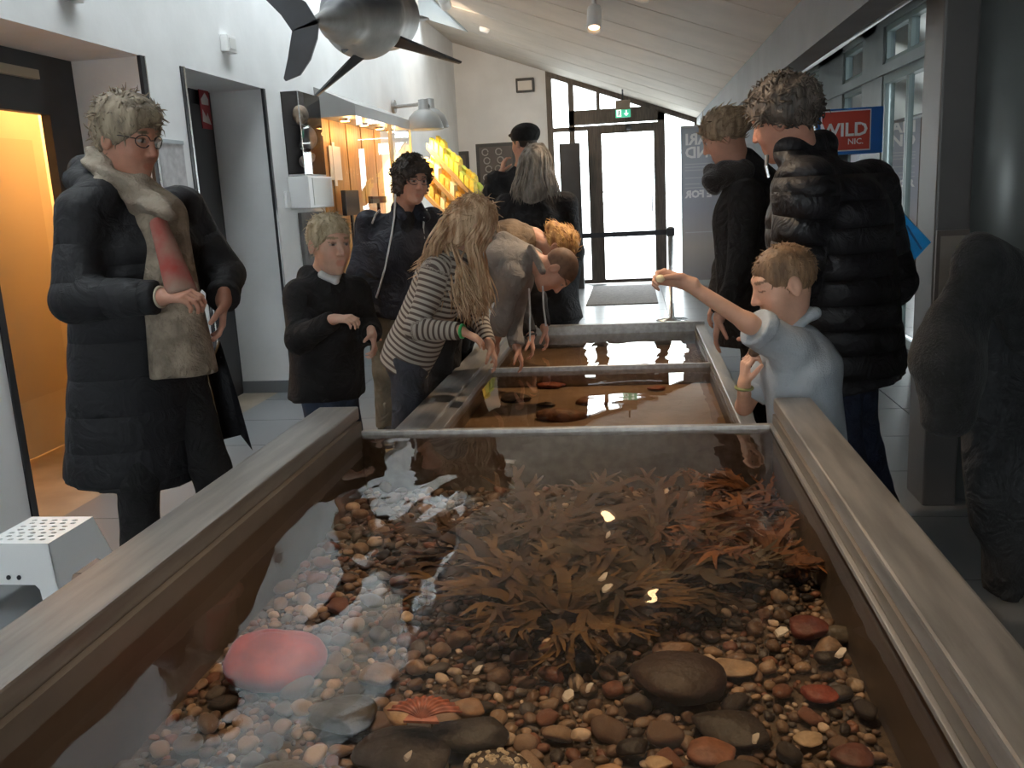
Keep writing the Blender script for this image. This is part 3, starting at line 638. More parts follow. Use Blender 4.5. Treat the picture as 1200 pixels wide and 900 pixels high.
# seaweed: rockweed clumps of forked fronds
def frond(seed, L):
    r = np.random.default_rng(seed); V, Fc = [], []
    def grow(p, ang, w0, ln, depth, s0):
        n = 3; prev = None
        for i in range(n+1):
            t = i/n; s = s0+ln*t; a = ang+.25*math.sin(t*2+seed); q = p+np.array([math.cos(a), math.sin(a)])*ln*t
            z = .09*(1-math.exp(-s/L*3.2))+.008*math.sin(s*40+seed); w = w0*(1+.35*t) if depth else w0*(1-.75*t**2)
            nx, ny = -math.sin(a), math.cos(a); tw = .4*math.sin(s*22+seed)
            ids = []
            for sg_ in (-1, 1): V.append((q[0]+sg_*nx*w, q[1]+sg_*ny*w, z+sg_*w*tw)); ids.append(len(V)-1)
            if prev: Fc.append((prev[0], prev[1], ids[1], ids[0]))
            prev = ids
        if depth:
            for sg_ in (-1, 1): grow(q, a+sg_*r.uniform(.18, .45), w0*.75, ln*r.uniform(.55, .9), depth-1, s0+ln)
    grow(np.zeros(2), 0, (.0085+.004*r.random()), L*.42, 2, 0); return np.array(V), Fc
fr_meshes = {}
def weed_mat(name, c1, c2):
    m = mat(name, tuple(v*.6 for v in c1), .75, col2=tuple(v*.62 for v in c2), vscale=9, bump=.2, bscale=30); m.node_tree.nodes['Principled BSDF'].inputs['Subsurface Weight'].default_value = 0; return m
weeds = [((655, 705), 46, 'amber_weed', (.06, .032, .010), (.27, .14, .03), .27, 'amber-tipped seaweed clump spreading over the middle of the pebbles'),
 ((590, 650), 40, 'brown_weed', (.035, .019, .010), (.12, .06, .025), .27, 'dark brown seaweed clump left of the amber-tipped one'),
 ((640, 612), 38, 'brown_weed', (.035, .019, .010), (.12, .06, .025), .26, 'dark brown seaweed clump behind the amber-tipped one'),
 ((775, 605), 42, 'umber_weed', (.04, .02, .010), (.16, .07, .025), .28, 'umber seaweed clump between the brown and the orange clumps'),
 ((770, 672), 40, 'olive_weed', (.03, .022, .008), (.12, .07, .02), .27, 'blackish olive seaweed clump beside the big brown boulder'),
 ((900, 575), 40, 'orange_weed', (.10, .032, .010), (.36, .13, .028), .25, 'orange-brown feathery seaweed clump near the far right corner of the tank'),
 ((905, 640), 44, 'orange_weed', (.10, .032, .010), (.36, .13, .028), .21, 'orange-brown seaweed clump pressed against the right tank wall')]
for wi, ((x, y), n, mn, c1, c2, L, lab) in enumerate(weeds):
    p = atZ(x, y, .50); wr_ = root('seaweed_clump', (p[0], p[1], ZBED-.03), lab, 'seaweed'); m = weed_mat(mn, c1, c2)
    for k in range(n):
        key = (mn, k % 7)
        if key not in fr_meshes:
            V, Fc = frond(k % 7+wi*10, L); me = bpy.data.meshes.new('frond'); me.from_pydata(V.tolist(), [], Fc); me.polygons.foreach_set('use_smooth', np.ones(len(me.polygons), bool)); me.materials.append(m); fr_meshes[key] = me
        o = bpy.data.objects.new('frond', fr_meshes[key]); COL.objects.link(o); o.parent = wr_
        a = 2*math.pi*k/n+random.uniform(-.15, .15); s = random.uniform(.62, 1.08); rr = random.uniform(0, .05)
        ex = p[0]+math.cos(a)*(L*1.05*s+rr)       # keep fronds inside the tank walls
        if ex > XR1-.02: s *= max(.3, (XR1-.02-p[0])/(ex-p[0]))
        ey = p[1]+math.sin(a)*(L*1.05*s+rr)
        if ey > YT-.03: s *= max(.3, (YT-.03-p[1])/(ey-p[1]))
        o.location = (rr*math.cos(a), rr*math.sin(a), random.uniform(0, .018)); o.rotation_euler = (0, 0, a); o.scale = (s, s*random.uniform(.9, 1.3), s*random.uniform(.55, 1.05))
    V, Fc = stone_shape(I3, 700+wi, .2, .5); obj('holdfast_stone', V*.035+np.array([p[0], p[1], ZBED-.02]), Fc, stone_mat('holdfast', (.05, .035, .025)), wr_, True)
# lower tank: dark stones and a starfish shape on the sand
for k, (x, y, wpx, lab) in enumerate([(605, 468, 38, 'dark flat flounder-like stone on the sand of the lower tank'), (655, 487, 60, 'brown weedy stone at the near end of the lower sandy tank'), (645, 452, 34, 'reddish stone on the sand of the lower tank'), (640, 474, 20, 'small dark stone beside the reddish one in the lower tank'), (700, 470, 44, 'dim grey stone in the middle of the lower sandy tank'), (770, 455, 22, 'small grey stone to the right in the lower sandy tank')]):
    p = atZ(x, y, .31); wm = wpx*np.linalg.norm(p-CP)/FPX; V, Fc = stone_shape(I3, 500+k, .25, .3); V = V*wm/2+np.array([p[0], p[1], ZB2+.012])
    o = obj('sand_stone', V, Fc, stone_mat('sand_stone_%d' % (k % 3), [(.05, .035, .025), (.20, .09, .04), (.25, .07, .04)][k % 3]), None, True); tag(o, lab, 'stone')
# ------------------------------------------------------------------ things along the left wall
# white plastic step stool
xs0, xs1, ys0, ys1, zt = -2.29, -2.04, 2.69, 2.955, .25; fl_ = .055
st = root('step_stool', ((xs0+xs1)/2, (ys0+ys1)/2, 0), 'white plastic step stool with a perforated top beside the big tank', 'stool')
mb = MB(); nx, ny = 5, 7; mg = .022
cxs = [xs0+mg+(xs1-xs0-2*mg)*i/nx for i in range(nx+1)]; cys = [ys0+mg+(ys1-ys0-2*mg)*j/ny for j in range(ny+1)]
for i in range(nx):
    for j in range(ny):
        ax_, bx_, ay_, by_ = cxs[i], cxs[i+1], cys[j], cys[j+1]; cx_ = (ax_+bx_)/2+(.006 if j % 2 else -.006); cy2 = (ay_+by_)/2
        ring = [(cx_+.0125*math.cos(a), cy2+.0085*math.sin(a), zt) for a in [math.pi*(2*k+1)/8-math.pi for k in range(8)]]
        low = [(x, y, zt-.012) for x, y, _ in ring]
        C4 = [(ax_, ay_, zt), (bx_, ay_, zt), (bx_, by_, zt), (ax_, by_, zt)]
        mb.add(C4+ring+low, [(0, 5, 4), (0, 6, 5), (0, 1, 6), (1, 7, 6), (1, 8, 7), (1, 2, 8), (2, 9, 8), (2, 10, 9), (2, 3, 10), (3, 11, 10), (3, 4, 11), (3, 0, 4)]+[(4+k, 4+(k+1) % 8, 12+(k+1) % 8, 12+k) for k in range(8)])
mb.box(xs0, cxs[0], ys0, ys1, zt-.012, zt).box(cxs[-1], xs1, ys0, ys1, zt-.012, zt).box(cxs[0], cxs[-1], ys0, cys[0], zt-.012, zt).box(cxs[0], cxs[-1], cys[-1], ys1, zt-.012, zt)
mb.build('top', m_white, st)
def stool_side(p0, p1, q0, q1):   # top edge p0-p1, bottom edge q0-q1, arch cut out below
    p0, p1, q0, q1 = [np.array(v, float) for v in (p0, p1, q0, q1)]
    def at(u, v): return (p0*(1-u)+p1*u)*(1-v)+(q0*(1-u)+q1*u)*v
    us = [0, .16, .2, .8, .84, 1]; A = [at(0, 0), at(1, 0), at(1, 1), at(.82, 1), at(.78, .62), at(.73, .56), at(.27, .56), at(.22, .62), at(.18, 1), at(0, 1)]
    return A
T = [(xs0, ys0, zt-.002), (xs1, ys0, zt-.002), (xs1, ys1, zt-.002), (xs0, ys1, zt-.002)]; B = [(xs0-fl_, ys0-fl_, 0), (xs1+fl_, ys0-fl_, 0), (xs1+fl_, ys1+fl_, 0), (xs0-fl_, ys1+fl_, 0)]
ctr = np.array([(xs0+xs1)/2, (ys0+ys1)/2, .12])
for k in range(4):
    A = stool_side(T[k], T[(k+1) % 4], B[k], B[(k+1) % 4]); mid = (np.array(T[k])+np.array(T[(k+1) % 4]))/2; d = nrm(np.array([ctr[0]-mid[0], ctr[1]-mid[1], 0]))*.006
    MB().prism(A, d).build('side', m_white, st)
MB().tube([(xs1+.043, 2.735, .068), (xs1+.046, 2.74, .075), (xs1+.046, 2.90, .075), (xs1+.043, 2.905, .068)], .006, 8).build('handle_lip', m_white, st)
for dx in (.098, .138):
    MB().lathe((xs0+dx, ys0-.028, .135), [(.0085, 0), (.0085, .0015)], 12, (0, -1, .2)).build('screw_hole', m_dark, st)

def wall_box(p, q, label, dep=.05):
    r = root('wall_socket_box', (XW, (p[1]+q[1])/2, min(p[2], q[2])), label, 'box'); z0, z1 = min(p[2], q[2]), max(p[2], q[2])
    MB().box(XW, XW+dep, p[1], q[1], z0, z1, .006).build('case', m_white, r); MB().box(XW+dep, XW+dep+.004, p[1]+.02, q[1]-.02, z0+.02, z1-.02).build('cover', mat('offwhite', (.68, .68, .66), .5), r)
wall_box(atX(257, 40, XW), atX(270, 64, XW), 'small white box mounted on the wall above the second doorway')
p = atX(66, -14, XW); q = atX(88, 5, XW); wall_box(p, q, 'small white box on the wall above the orange doorway')
# pale printed notice between the doorways
pr = root('wall_notice', (XW, 4.85, 1.2), 'pale patterned paper notice between the two doorways', 'notice')
a = atX(186, 167, XW); b = atX(213, 240, XW)
MB().box(XW, XW+.006, 4.70, 4.97, 1.02, a[2]).build('sheet', mat('notice_paper', (.40, .39, .40), .7, col2=(.55, .54, .55), vscale=16), pr)
MB().box(XW, XW+.012, 4.70, 4.97, a[2], a[2]+.02).build('top_strip', m_lgrey, pr)

# acrylic display box with finds, on a white shelf unit
bx0, bx1, by0, by1, bz0, bz1 = XW, -2.40, 6.55, 7.02, 1.57, 2.17
dbx = root('display_case', (XW, 6.8, bz0), 'clear acrylic display box with dark back on the wall', 'display case')
MB().box(bx0, bx0+.006, by0, by1, bz0, bz1).box(bx0, bx1, by1-.005, by1, bz0, bz1).build('back_panel', mat('case_back', (.035, .03, .03), .5), dbx)
MB().box(bx0, bx1, by0, by1, bz0, bz0+.012).build('floor_panel', m_white, dbx)
for nm, Q in (('front_pane', [(bx1, by0, bz0), (bx1, by1, bz0), (bx1, by1, bz1), (bx1, by0, bz1)]), ('side_pane', [(bx0, by0, bz0), (bx1, by0, bz0), (bx1, by0, bz1), (bx0, by0, bz1)]), ('top_pane', [(bx0, by0, bz1), (bx1, by0, bz1), (bx1, by1, bz1), (bx0, by1, bz1)])):
    obj(nm, Q, [(0, 1, 2, 3)], m_acryl, dbx)
MB().box(bx1-.004, bx1+.002, by0-.002, by0+.004, bz0, bz1).build('edge_strip', m_chrome, dbx)
R0 = np.eye(3)
tag(blob('skull_find', [ell((-2.465, 6.75, 2.02), R0, (.05, .10, .07)), cap((-2.44, 6.66, 1.98), (-2.43, 6.60, 1.95), .028, .016, .03), ell((-2.42, 6.70, 1.99), R0, (.02, .02, .018), .008, sub=True)], .006, mat('bone_brown', (.22, .15, .10), .6, var=.3, vscale=25, bump=.3, bscale=50), None, disp=lambda P, U, I: .003*wob(P, 60, 2)), 'brown skull-like find on a stand in the display box', 'exhibit')
tag(blob('dome_find', [ell((-2.465, 6.88, 1.86), R0, (.055, .11, .085)), ell((-2.465, 6.80, 1.80), R0, (.05, .06, .04), .03)], .006, mat('dome_grey', (.26, .26, .27), .4, var=.25, vscale=20)), 'grey dome-shaped find in the display box', 'exhibit')
tag(blob('crumpled_find', [ell((-2.47, 6.78, 1.68), R0, (.04, .07, .05)), ell((-2.46, 6.86, 1.71), R0, (.035, .05, .04), .02), cap((-2.47, 6.8, 1.6), (-2.47, 6.8, 1.66), .02, .015, .02)], .006, mat('bone_pale', (.55, .50, .44), .6, var=.2, vscale=30), None, disp=lambda P, U, I: .006*wob(P, 70, 5)), 'pale crumpled bone-like find low in the display box', 'exhibit')
for k, z in enumerate((1.95, 1.77)): MB().box(bx0, bx0+.10, 6.7, 6.92, z-.006, z).build('bracket', m_chrome, dbx)
su = root('wall_cabinet', (XW, 6.75, 1.30), 'small white cabinet under the acrylic display box', 'cabinet')
MB().box(XW, -2.37, 6.52, 7.06, 1.33, 1.565, .008).build('body', m_white, su)
MB().box(-2.372, -2.364, 6.60, 7.0, 1.35, 1.55).build('door', mat('offwhite', (.68, .68, .66), .5), su)
MB().box(XW, XW+.02, 6.42, 6.50, 1.34, 1.46, .004).build('switch_plate', m_white, su)
nb_ = root('info_board', (XW, 6.9, .9), 'grey information board hung below the white wall cabinet', 'board')
MB().box(XW, XW+.03, 6.66, 7.2, .88, 1.30, .004).build('panel', mat('board_grey', (.17, .165, .165), .6, var=.15, vscale=8), nb_)
MB().box(XW+.03, XW+.034, 6.72, 7.12, .94, 1.24).build('print', mat('board_print', (.12, .115, .115), .6, col2=(.22, .21, .2), vscale=20), nb_)

# lit showcase with a sloping grey canopy
vy0, vy1, vx = 7.28, 9.1, -2.2
vt = root('lit_showcase', (XW, 8.2, .7), 'wood-backed showcase with warm lights under a grey sloping canopy', 'showcase')
m_can = mat('canopy_grey', (.30, .295, .29), .5, metal=.2, var=.06, vscale=4)
MB().prism([(XW, vy0, 2.28), (vx, vy0, 2.13), (vx, vy0, 2.04), (XW, vy0, 2.04)], (0, vy1-vy0, 0)).build('canopy', m_can, vt)
m_owood = mat('warm_wood', (.50, .28, .10), .5, var=.2, vscale=6, stretch=(6, 6, .6))
k = 0; y = vy0+.02
while y < vy1-.05:
    MB().box(XW, XW+.02+.006*(k % 2), y, y+.215, .72, 2.04).build('back_board', m_owood, vt); y += .222; k += 1
MB().box(XW, vx-.0, vy0, vy1, .68, .74).build('shelf', m_white, vt)
MB().box(XW, vx+.05, vy0, vy1, 0, .68).build('base_cabinet', m_lgrey, vt)
obj('front_pane', [(vx, vy0, .74), (vx, vy1, .74), (vx, vy1, 2.04), (vx, vy0, 2.04)], [(0, 1, 2, 3)], m_acryl, vt)
obj('end_pane', [(XW, vy0, .74), (vx, vy0, .74), (vx, vy0, 2.04), (XW, vy0, 2.04)], [(0, 1, 2, 3)], m_acryl, vt)
for y in (8.3, 8.36, vy1): MB().box(vx-.015, vx+.004, y-.008, y+.008, .74, 2.04).build('post', mat('pale_post', (.55, .5, .36), .5), vt)
for i, y in enumerate((7.5, 8.05, 8.55, 8.95)):
    MB().lathe((-2.36, y, 2.04), [(.045, -.02), (.05, 0)], 16).build('downlight', m_chrome, vt); MB().lathe((-2.36, y, 2.018), [(.001, 0), (.038, 0)], 16).build('downlight_glass', emit_mat('warm_spot', (1, .72, .36), 10), vt)
    lamp('POINT', 'showcase_bulb', (-2.33, y, 1.97), 2.2, (1, .60, .25), vt, shadow_soft_size=.03)
sw = tag(MB().box(-2.5, -2.495, 7.42, 7.72, 1.55, 1.83).box(-2.5, -2.49, 7.5, 7.56, 1.5, 1.86).build('white_shirt', m_white), 'white folded cloth hung at the near end of the showcase', 'cloth')
# drill-like stand, fire extinguisher and monitor on the showcase shelf
mon = root('dark_monitor', (-2.35, 7.55, .74), 'dark flat screen on a shelf in front of the lit wood', 'monitor')
MB().box(-2.42, -2.38, 7.4, 7.78, 1.25, 1.46, .006).build('screen', m_black, mon); MB().box(-2.41, -2.39, 7.57, 7.61, .74, 1.25).build('stand', m_black, mon); MB().box(-2.46, -2.34, 7.5, 7.68, .74, .755).build('foot', m_black, mon)
bar = root('black_bracket_arm', (-2.25, 8.0, .74), 'black arm on a post with round foot beside the fire extinguisher', 'stand')
MB().box(-2.30, -2.26, 7.78, 8.22, 1.34, 1.40).build('arm', m_black, bar); MB().tube([(-2.28, 8.02, .76), (-2.28, 8.02, 1.34)], .016, 8).build('post', m_black, bar); MB().lathe((-2.28, 8.02, .74), [(.06, 0), (.06, .015), (.03, .03), (.018, .09)], 16).build('foot', m_black, bar)
p = atX(455, 265, -2.16); ex_ = root('fire_extinguisher', (-2.06, 8.2, 1.055), 'red fire extinguisher standing by the lit showcase', 'extinguisher')
MB().lathe((-2.06, 8.18, 1.06), [(.05, 0), (.055, .01), (.055, .36), (.04, .41), (.02, .43), (.02, .46)], 18).build('cylinder', mat('ext_red', (.42, .03, .025), .35), ex_, True)
MB().box(-2.08, -2.04, 8.12, 8.24, 1.52, 1.55).tube([(-2.06, 8.18, 1.5), (-2.06, 8.18, 1.6)], .015, 8).box(-2.07, -2.05, 8.18, 8.30, 1.555, 1.575).build('valve', m_black, ex_)
MB().tube([(-2.06, 8.25, 1.53), (-2.03, 8.3, 1.4), (-2.03, 8.27, 1.15)], .012, 8).build('hose', m_black, ex_, True)
MB().box(-2.10, -2.02, 8.12, 8.24, 1.30, 1.38).build('label_band', mat('ext_label', (.6, .58, .5), .5), ex_)
pe = tag(MB().box(-2.14, -1.99, 8.08, 8.30, 0, 1.055, .006).build('extinguisher_plinth', m_grey), 'grey plinth carrying the red fire extinguisher', 'plinth')

# twin dome wall lamp over the shop goods
wl_ = root('twin_wall_lamp', (XW, 9.746, 2.2), 'grey bracket lamp with two domed shades above the yellow shop goods', 'lamp')
MB().lathe((XW, 9.746, 2.337), [(.07, 0), (.07, .03)], 16, (1, 0, 0)).build('wall_plate', mat('lamp_grey', (.26, .26, .255), .45), wl_)
yl = 9.5; dc = [atY(498, 152, yl), atY(505, 150, yl+.35)]
MB().tube([(XW+.02, 9.72, 2.33), (-2.25, 9.65, 2.33), (dc[0][0], yl, 2.33), (dc[1][0], yl+.3, 2.33)], .018, 8).build('arm', MATS['lamp_grey'], wl_)
for c in dc:
    z = c[2]; MB().lathe((c[0], c[1], z), [(.195, 0), (.195, .012), (.185, .06), (.155, .13), (.10, .185), (.055, .205), (.052, .30), (.0, .31)], 28).build('shade', MATS['lamp_grey'], wl_, True)
    MB().lathe((c[0], c[1], z+.012), [(.0, 0), (.17, 0)], 24).build('diffuser', emit_mat('shop_diffuser', (1, .86, .6), 18), wl_)
    l = lamp('SPOT', 'bulb', (c[0], c[1], z-.02), 95, (1, .78, .42), wl_, spot_size=2.4, spot_blend=.5, shadow_soft_size=.12)

# slanted shop rack with rows of yellow goods
ra = root('shop_rack', (-2.0, 9.7, 0), 'slanted wooden shop rack stepping down under the dome lamp', 'rack')
m_rack = mat('rack_wood', (.42, .24, .09), .5, var=.2, vscale=8)
P0 = atY(503, 172, 9.6); P1 = atY(556, 232, 9.2); m_yel = [mat('goods_yellow', (.85, .62, .08), .5, var=.15, vscale=30), mat('goods_lime', (.62, .66, .10), .5), mat('goods_amber', (.70, .40, .07), .45, var=.2, vscale=30), mat('goods_cream', (.9, .82, .55), .5)]
labs = ['yellow packet in the slanted shop rack', 'lime green packet in the slanted shop rack', 'amber jar-like packet in the slanted shop rack', 'pale cream packet in the slanted shop rack']
dx = P1[0]-P0[0]
for s in range(3):
    off = -.02-.20*s
    A = np.array([P0[0]-.02-.07*s, 9.62, P0[2]+off]); Bp = np.array([P1[0]-.02-.05*s, 9.25, P1[2]+off]); u = nrm(Bp-A); up = np.array([0, 0, 1.])
    n_ = nrm(np.cross(u, up)); L_ = np.linalg.norm(Bp-A)
    MB().hexa([A-n_*.0, Bp-n_*.0, Bp+n_*-.22, A+n_*-.22]+[A+up*.025, Bp+up*.025, Bp-n_*.22+up*.025, A-n_*.22+up*.025]).build('shelf', m_rack, ra)
    MB().hexa([A+n_*.0, Bp+n_*.0, Bp+n_*.02, A+n_*.02]+[A+up*.06, Bp+up*.06, Bp+n_*.02+up*.06, A+n_*.02+up*.06]).build('front_lip', m_rack, ra)
    for k in range(9):
        for rr in range(2):
            c = A+u*(L_*(k+.5)/9)-n_*(.05+.09*rr)+up*.026; hh = .10+.02*((k*7+s*3+rr) % 3); ci = (0 if s == 0 else 2) if (k+rr+s) % 3 else (1 if s == 0 else 3)
            w_ = L_/9*.42
            g = MB().hexa([c-u*w_-n_*.035, c+u*w_-n_*.035, c+u*w_+n_*.035, c-u*w_+n_*.035]+[c-u*w_*.8-n_*.025+up*hh, c+u*w_*.8-n_*.025+up*hh, c+u*w_*.8+n_*.025+up*hh, c-u*w_*.8+n_*.025+up*hh]).build('goods_packet', m_yel[ci])
            tag(g, labs[ci].replace('in the', ['on the top shelf of the', 'on the middle shelf of the', 'on the lowest shelf of the'][s]), 'packet', ['yellow packets', 'lime packets', 'amber packets', 'cream packets'][ci]+' on shop rack shelf %s' % ['top', 'middle', 'low'][s])
MB().box(P0[0]-.3, P0[0]-.25, 9.6, 9.8, 0, P0[2]-.05).box(P1[0]-.30, P1[0]-.25, 9.2, 9.5, 0, P1[2]-.1).build('leg', m_rack, ra)
# boards with oval dishes of charms near the end wall
for k, (x0, y0, x1, y1, lab) in enumerate([(557, 169, 606, 216, 'dark framed board with coiled trinkets on the end wall'), (532, 178, 551, 212, 'small dark framed picture beside the lamp-lit goods')]):
    a = atY(x0, y0, YF-.03); b = atY(x1, y1, YF-.03); r = root('framed_board', (a[0], YF-.03, b[2]), lab, 'picture')
    MB().box(a[0], b[0], YF-.03, YF, b[2], a[2], .008).build('frame', m_dark, r); MB().box(a[0]+.05, b[0]-.05, YF-.036, YF-.03, b[2]+.05, a[2]-.05).build('field', mat('board_field', (.10, .085, .08), .6), r)
    if k == 0:
        tr_ = MB()
        for j in range(8):
            c = (a[0]+.14+.18*(j % 2)+.02*(j % 3), YF-.042, b[2]+.12+.12*(j//2)); tr_.tube([(c[0]+.045*math.cos(t), c[1], c[2]+.045*math.sin(t)) for t in np.linspace(0, 6.0, 12)], .009, 6)
        tr_.build('trinket_coils', mat('trinket_grey', (.42, .40, .38), .4, metal=.4), r)
# emergency flood lamp on end wall
a = atY(604, 92, YF-.08); b = atY(626, 107, YF-.08); fl2 = root('emergency_light', (a[0], YF, b[2]), 'square black-framed light fitting high on the end wall', 'lamp')
MB().box(a[0], b[0], YF-.08, YF, b[2], a[2], .006).build('housing', m_dark, fl2); MB().box(a[0]+.03, b[0]-.03, YF-.086, YF-.08, b[2]+.025, a[2]-.04).build('lens', mat('lens_grey', (.45, .43, .4), .3), fl2)
# exit sign hanging from the ceiling
a = atY(721, 118, 12.6); b = atY(739, 137, 12.6); es = root('exit_sign', ((a[0]+b[0])/2, 12.6, b[2]), 'green exit sign with white running figure and arrow above the glass door', 'sign')
xc, zb, zt2 = (a[0]+b[0])/2, b[2], a[2]; ww = (b[0]-a[0])/2
MB().box(xc-ww, xc+ww, 12.57, 12.63, zb+.10, zt2, .004).build('housing', mat('housing_tan', (.30, .24, .18), .5), es)
MB().box(xc-ww, xc+ww, 12.585, 12.615, zb, zb+.11).build('sign_face', emit_mat('exit_green', (.05, .42, .25), .9), es)
MB().tube([(xc, 12.6, zt2), (xc, 12.6, cz(xc))], .012, 6).build('hanger', m_dark, es)
m_sw = emit_mat('exit_white', (.85, 1, .9), 1.2); zc = zb+.055; yf = 12.583
MB().box(xc-ww*.85, xc-ww*.25, yf-.001, yf, zb+.012, zb+.098).build('door_mark', m_sw, es)
MB().prism([(xc+ww*.35, yf, zc+.035), (xc+ww*.5, yf, zc+.035), (xc+ww*.5, yf, zc-.005), (xc+ww*.75, yf, zc-.005), (xc+ww*.42, yf, zc-.04), (xc+ww*.1, yf, zc-.005), (xc+ww*.35, yf, zc-.005)], (0, -.001, 0)).build('arrow_mark', m_sw, es)
MB().lathe((xc-ww*.5, yf-.002, zc+.025), [(.011, 0), (.011, .001)], 10, (0, -1, 0)).tube([(xc-ww*.5, yf-.003, zc+.014), (xc-ww*.55, yf-.003, zc-.008), (xc-ww*.72, yf-.003, zc-.035)], .007, 6).tube([(xc-ww*.55, yf-.003, zc-.008), (xc-ww*.38, yf-.003, zc-.036)], .006, 6).tube([(xc-ww*.72, yf-.003, zc+.0), (xc-ww*.5, yf-.003, zc+.012), (xc-ww*.32, yf-.003, zc-.002)], .005, 6).build('running_figure', mat('exit_dark', (.02, .2, .12), .5), es)
# grey banner seen from the back: the print shows through mirrored
bn = root('roll_up_banner', (.87, 12.55, 0), 'tall grey-blue roll-up banner with mirrored lettering right of the glass door', 'banner')
bx_0, bx_1 = .635, 1.30
def ban_mat():
    m = mat('banner_cloth', (.3, .32, .36), .7); nt = m.node_tree; L = nt.links.new; tc = nd(nt, 'ShaderNodeTexCoord'); sp = nd(nt, 'ShaderNodeSeparateXYZ'); r = nd(nt, 'ShaderNodeValToRGB'); L(tc.outputs['Object'], sp.inputs[0]); mr = nd(nt, 'ShaderNodeMapRange'); mr.inputs[2].default_value = 2.12
    L(sp.outputs[2], mr.inputs[0]); L(mr.outputs[0], r.inputs[0]); e = r.color_ramp.elements; e[0].color = (.22, .22, .25, 1); e[1].color = (.33, .36, .42, 1); x = e.new(.25); x.color = (.42, .38, .36, 1); x = e.new(.5); x.color = (.34, .35, .42, 1); x = e.new(.75); x.color = (.36, .38, .45, 1)
    L(r.outputs[0], nt.nodes['Principled BSDF'].inputs['Base Color']); return m
MB().box(bx_0, bx_1, 12.545, 12.55, .08, 2.10).build('cloth', ban_mat(), bn); MB().box(bx_0, bx_1, 12.51, 12.59, 0, .08, .01).build('base', m_lgrey, bn); MB().box(bx_0, bx_1, 12.535, 12.56, 2.10, 2.125).build('top_bar', m_lgrey, bn)
m_bt = mat('banner_print', (.72, .72, .74), .6)
for body, s, z in (('SAFARI', .20, 1.88), ('ØRESUND', .20, 1.71), ('E FOR', .13, 1.19)):
    text_obj('lettering', body, s, (bx_0+.055, 12.5435, z), (-1, 0, 0), (0, 0, 1), m_bt, bn, 'RIGHT', .0008, bold=.006)
for k, (w_, z) in enumerate([(.5, 1.62), (.52, 1.58), (.5, 1.54), (.34, 1.44), (.2, 1.36), (.3, 1.31), (.6, .72)]): MB().box(bx_0+.05, bx_0+.05+w_, 12.543, 12.5445, z, z+.013).build('fine_print', mat('fine_print', (.48, .49, .53), .6), bn)
# dark info stand left of the door, barrier belt, mat, door outside rail
tag(MB().box(-1.0, -.72, 12.7, 12.85, 0, 2.0, .01).build('info_stand', m_dark), 'tall dark information stand left of the glass door', 'stand')
bp_ = root('belt_barrier', (.36, 9.35, 0), 'steel queue post with a black belt drawn across the entrance', 'barrier')
MB().lathe((.36, 9.35, 0), [(.16, 0), (.16, .012), (.03, .03), (.028, .85), (.036, .86), (.036, .95), (.0, .955)], 20).build('post', m_chrome, bp_, True)
MB().box(.32, .40, 9.31, 9.39, .86, .94, .006).build('belt_head', m_black, bp_)
MB().box(-1.05, .33, 9.348, 9.352, .875, .925).build('belt', mat('belt_dark', (.02, .022, .03), .6), bp_)
MB().lathe((-1.08, 9.35, 0), [(.16, 0), (.16, .012), (.03, .03), (.028, .85), (.036, .86), (.036, .95), (.0, .955)], 20).build('post', m_chrome, bp_, True)
tag(MB().box(-.60, .26, 10.75, 12.9, .0, .012, .004).build('door_mat', mat('mat_grey', (.16, .145, .14), .95, var=.2, vscale=30, bump=.5, bscale=120)), 'grey entrance mat on the floor inside the glass door', 'mat')
orr = root('outdoor_handrail', (-.4, 18, 0), 'thin metal handrail outside the glass door', 'railing')
a = atY(704, 222, 18.); b = atY(733, 250, 18.); rl = MB()
for dz in (0, -.22): rl.tube([a+[0, 0, dz], b+[0, 0, dz]], .02, 6)
rl.build('rail', m_lgrey, orr)
for t in (0, .5, 1): c = a*(1-t)+b*t; MB().tube([c, (c[0], c[1], 0)], .02, 6).build('baluster', m_lgrey, orr)
# smoke detector
d_ = ray(568, 33); t_ = (2.28+.89*.366-1.35)/(d_[2]+.366*d_[0]); c = CP+t_*d_
tag(MB().lathe(c, [(.06, .0), (.06, .02), (.045, .045), (.0, .05)], 18, (-.344, 0, -.94)).build('smoke_detector', m_white), 'round white smoke detector on the sloping ceiling', 'detector')

# red and blue sign box by the windows
y_ = 6.2; a = atY(962, 131, y_); b = atY(1017, 172, y_); sg2 = root('brand_sign', ((a[0]+b[0])/2, y_+.1, 0), 'blue box sign with a red white-edged panel standing by the windows', 'sign')
x0, x1, z0, z1 = a[0], b[0]+.015, b[2]-.02, a[2]
MB().box(x0-.03, x1+.075, y_, y_+.16, z0-.02, z1+.012, .004).build('box', mat('sign_blue', (.01, .14, .52), .35), sg2)
MB().box(x0, x1, y_-.004, y_, z0, z1).build('border', mat('sign_border', (.8, .82, .85), .4), sg2)
MB().box(x0+.008, x1-.008, y_-.008, y_-.004, z0+.008, z1-.008).build('panel', mat('sign_red_panel', (.55, .055, .03), .4), sg2)
mw_ = mat('sign_letters', (.85, .85, .87), .4)
text_obj('lettering', 'WILD', .115, (x1-.02, y_-.0085, z0+.095), (1, 0, 0), (0, 0, 1), mw_, sg2, 'RIGHT', .0008, bold=.003)
text_obj('lettering', 'NIC.', .05, (x1-.045, y_-.0085, z0+.042), (1, 0, 0), (0, 0, 1), mw_, sg2, 'RIGHT', .0008, bold=.0008)
MB().prism([(x1-.062, y_-.0094, z0+.115), (x1-.05, y_-.0094, z0+.15), (x1-.064, y_-.0094, z0+.165), (x1-.07, y_-.0094, z0+.13)], (0, -.0005, 0)).build('swoosh_mark', MATS['sign_red_panel'], sg2)
MB().box((x0+x1)/2-.03, (x0+x1)/2+.03, y_+.05, y_+.11, 0, z0-.02).build('post', m_dark, sg2)
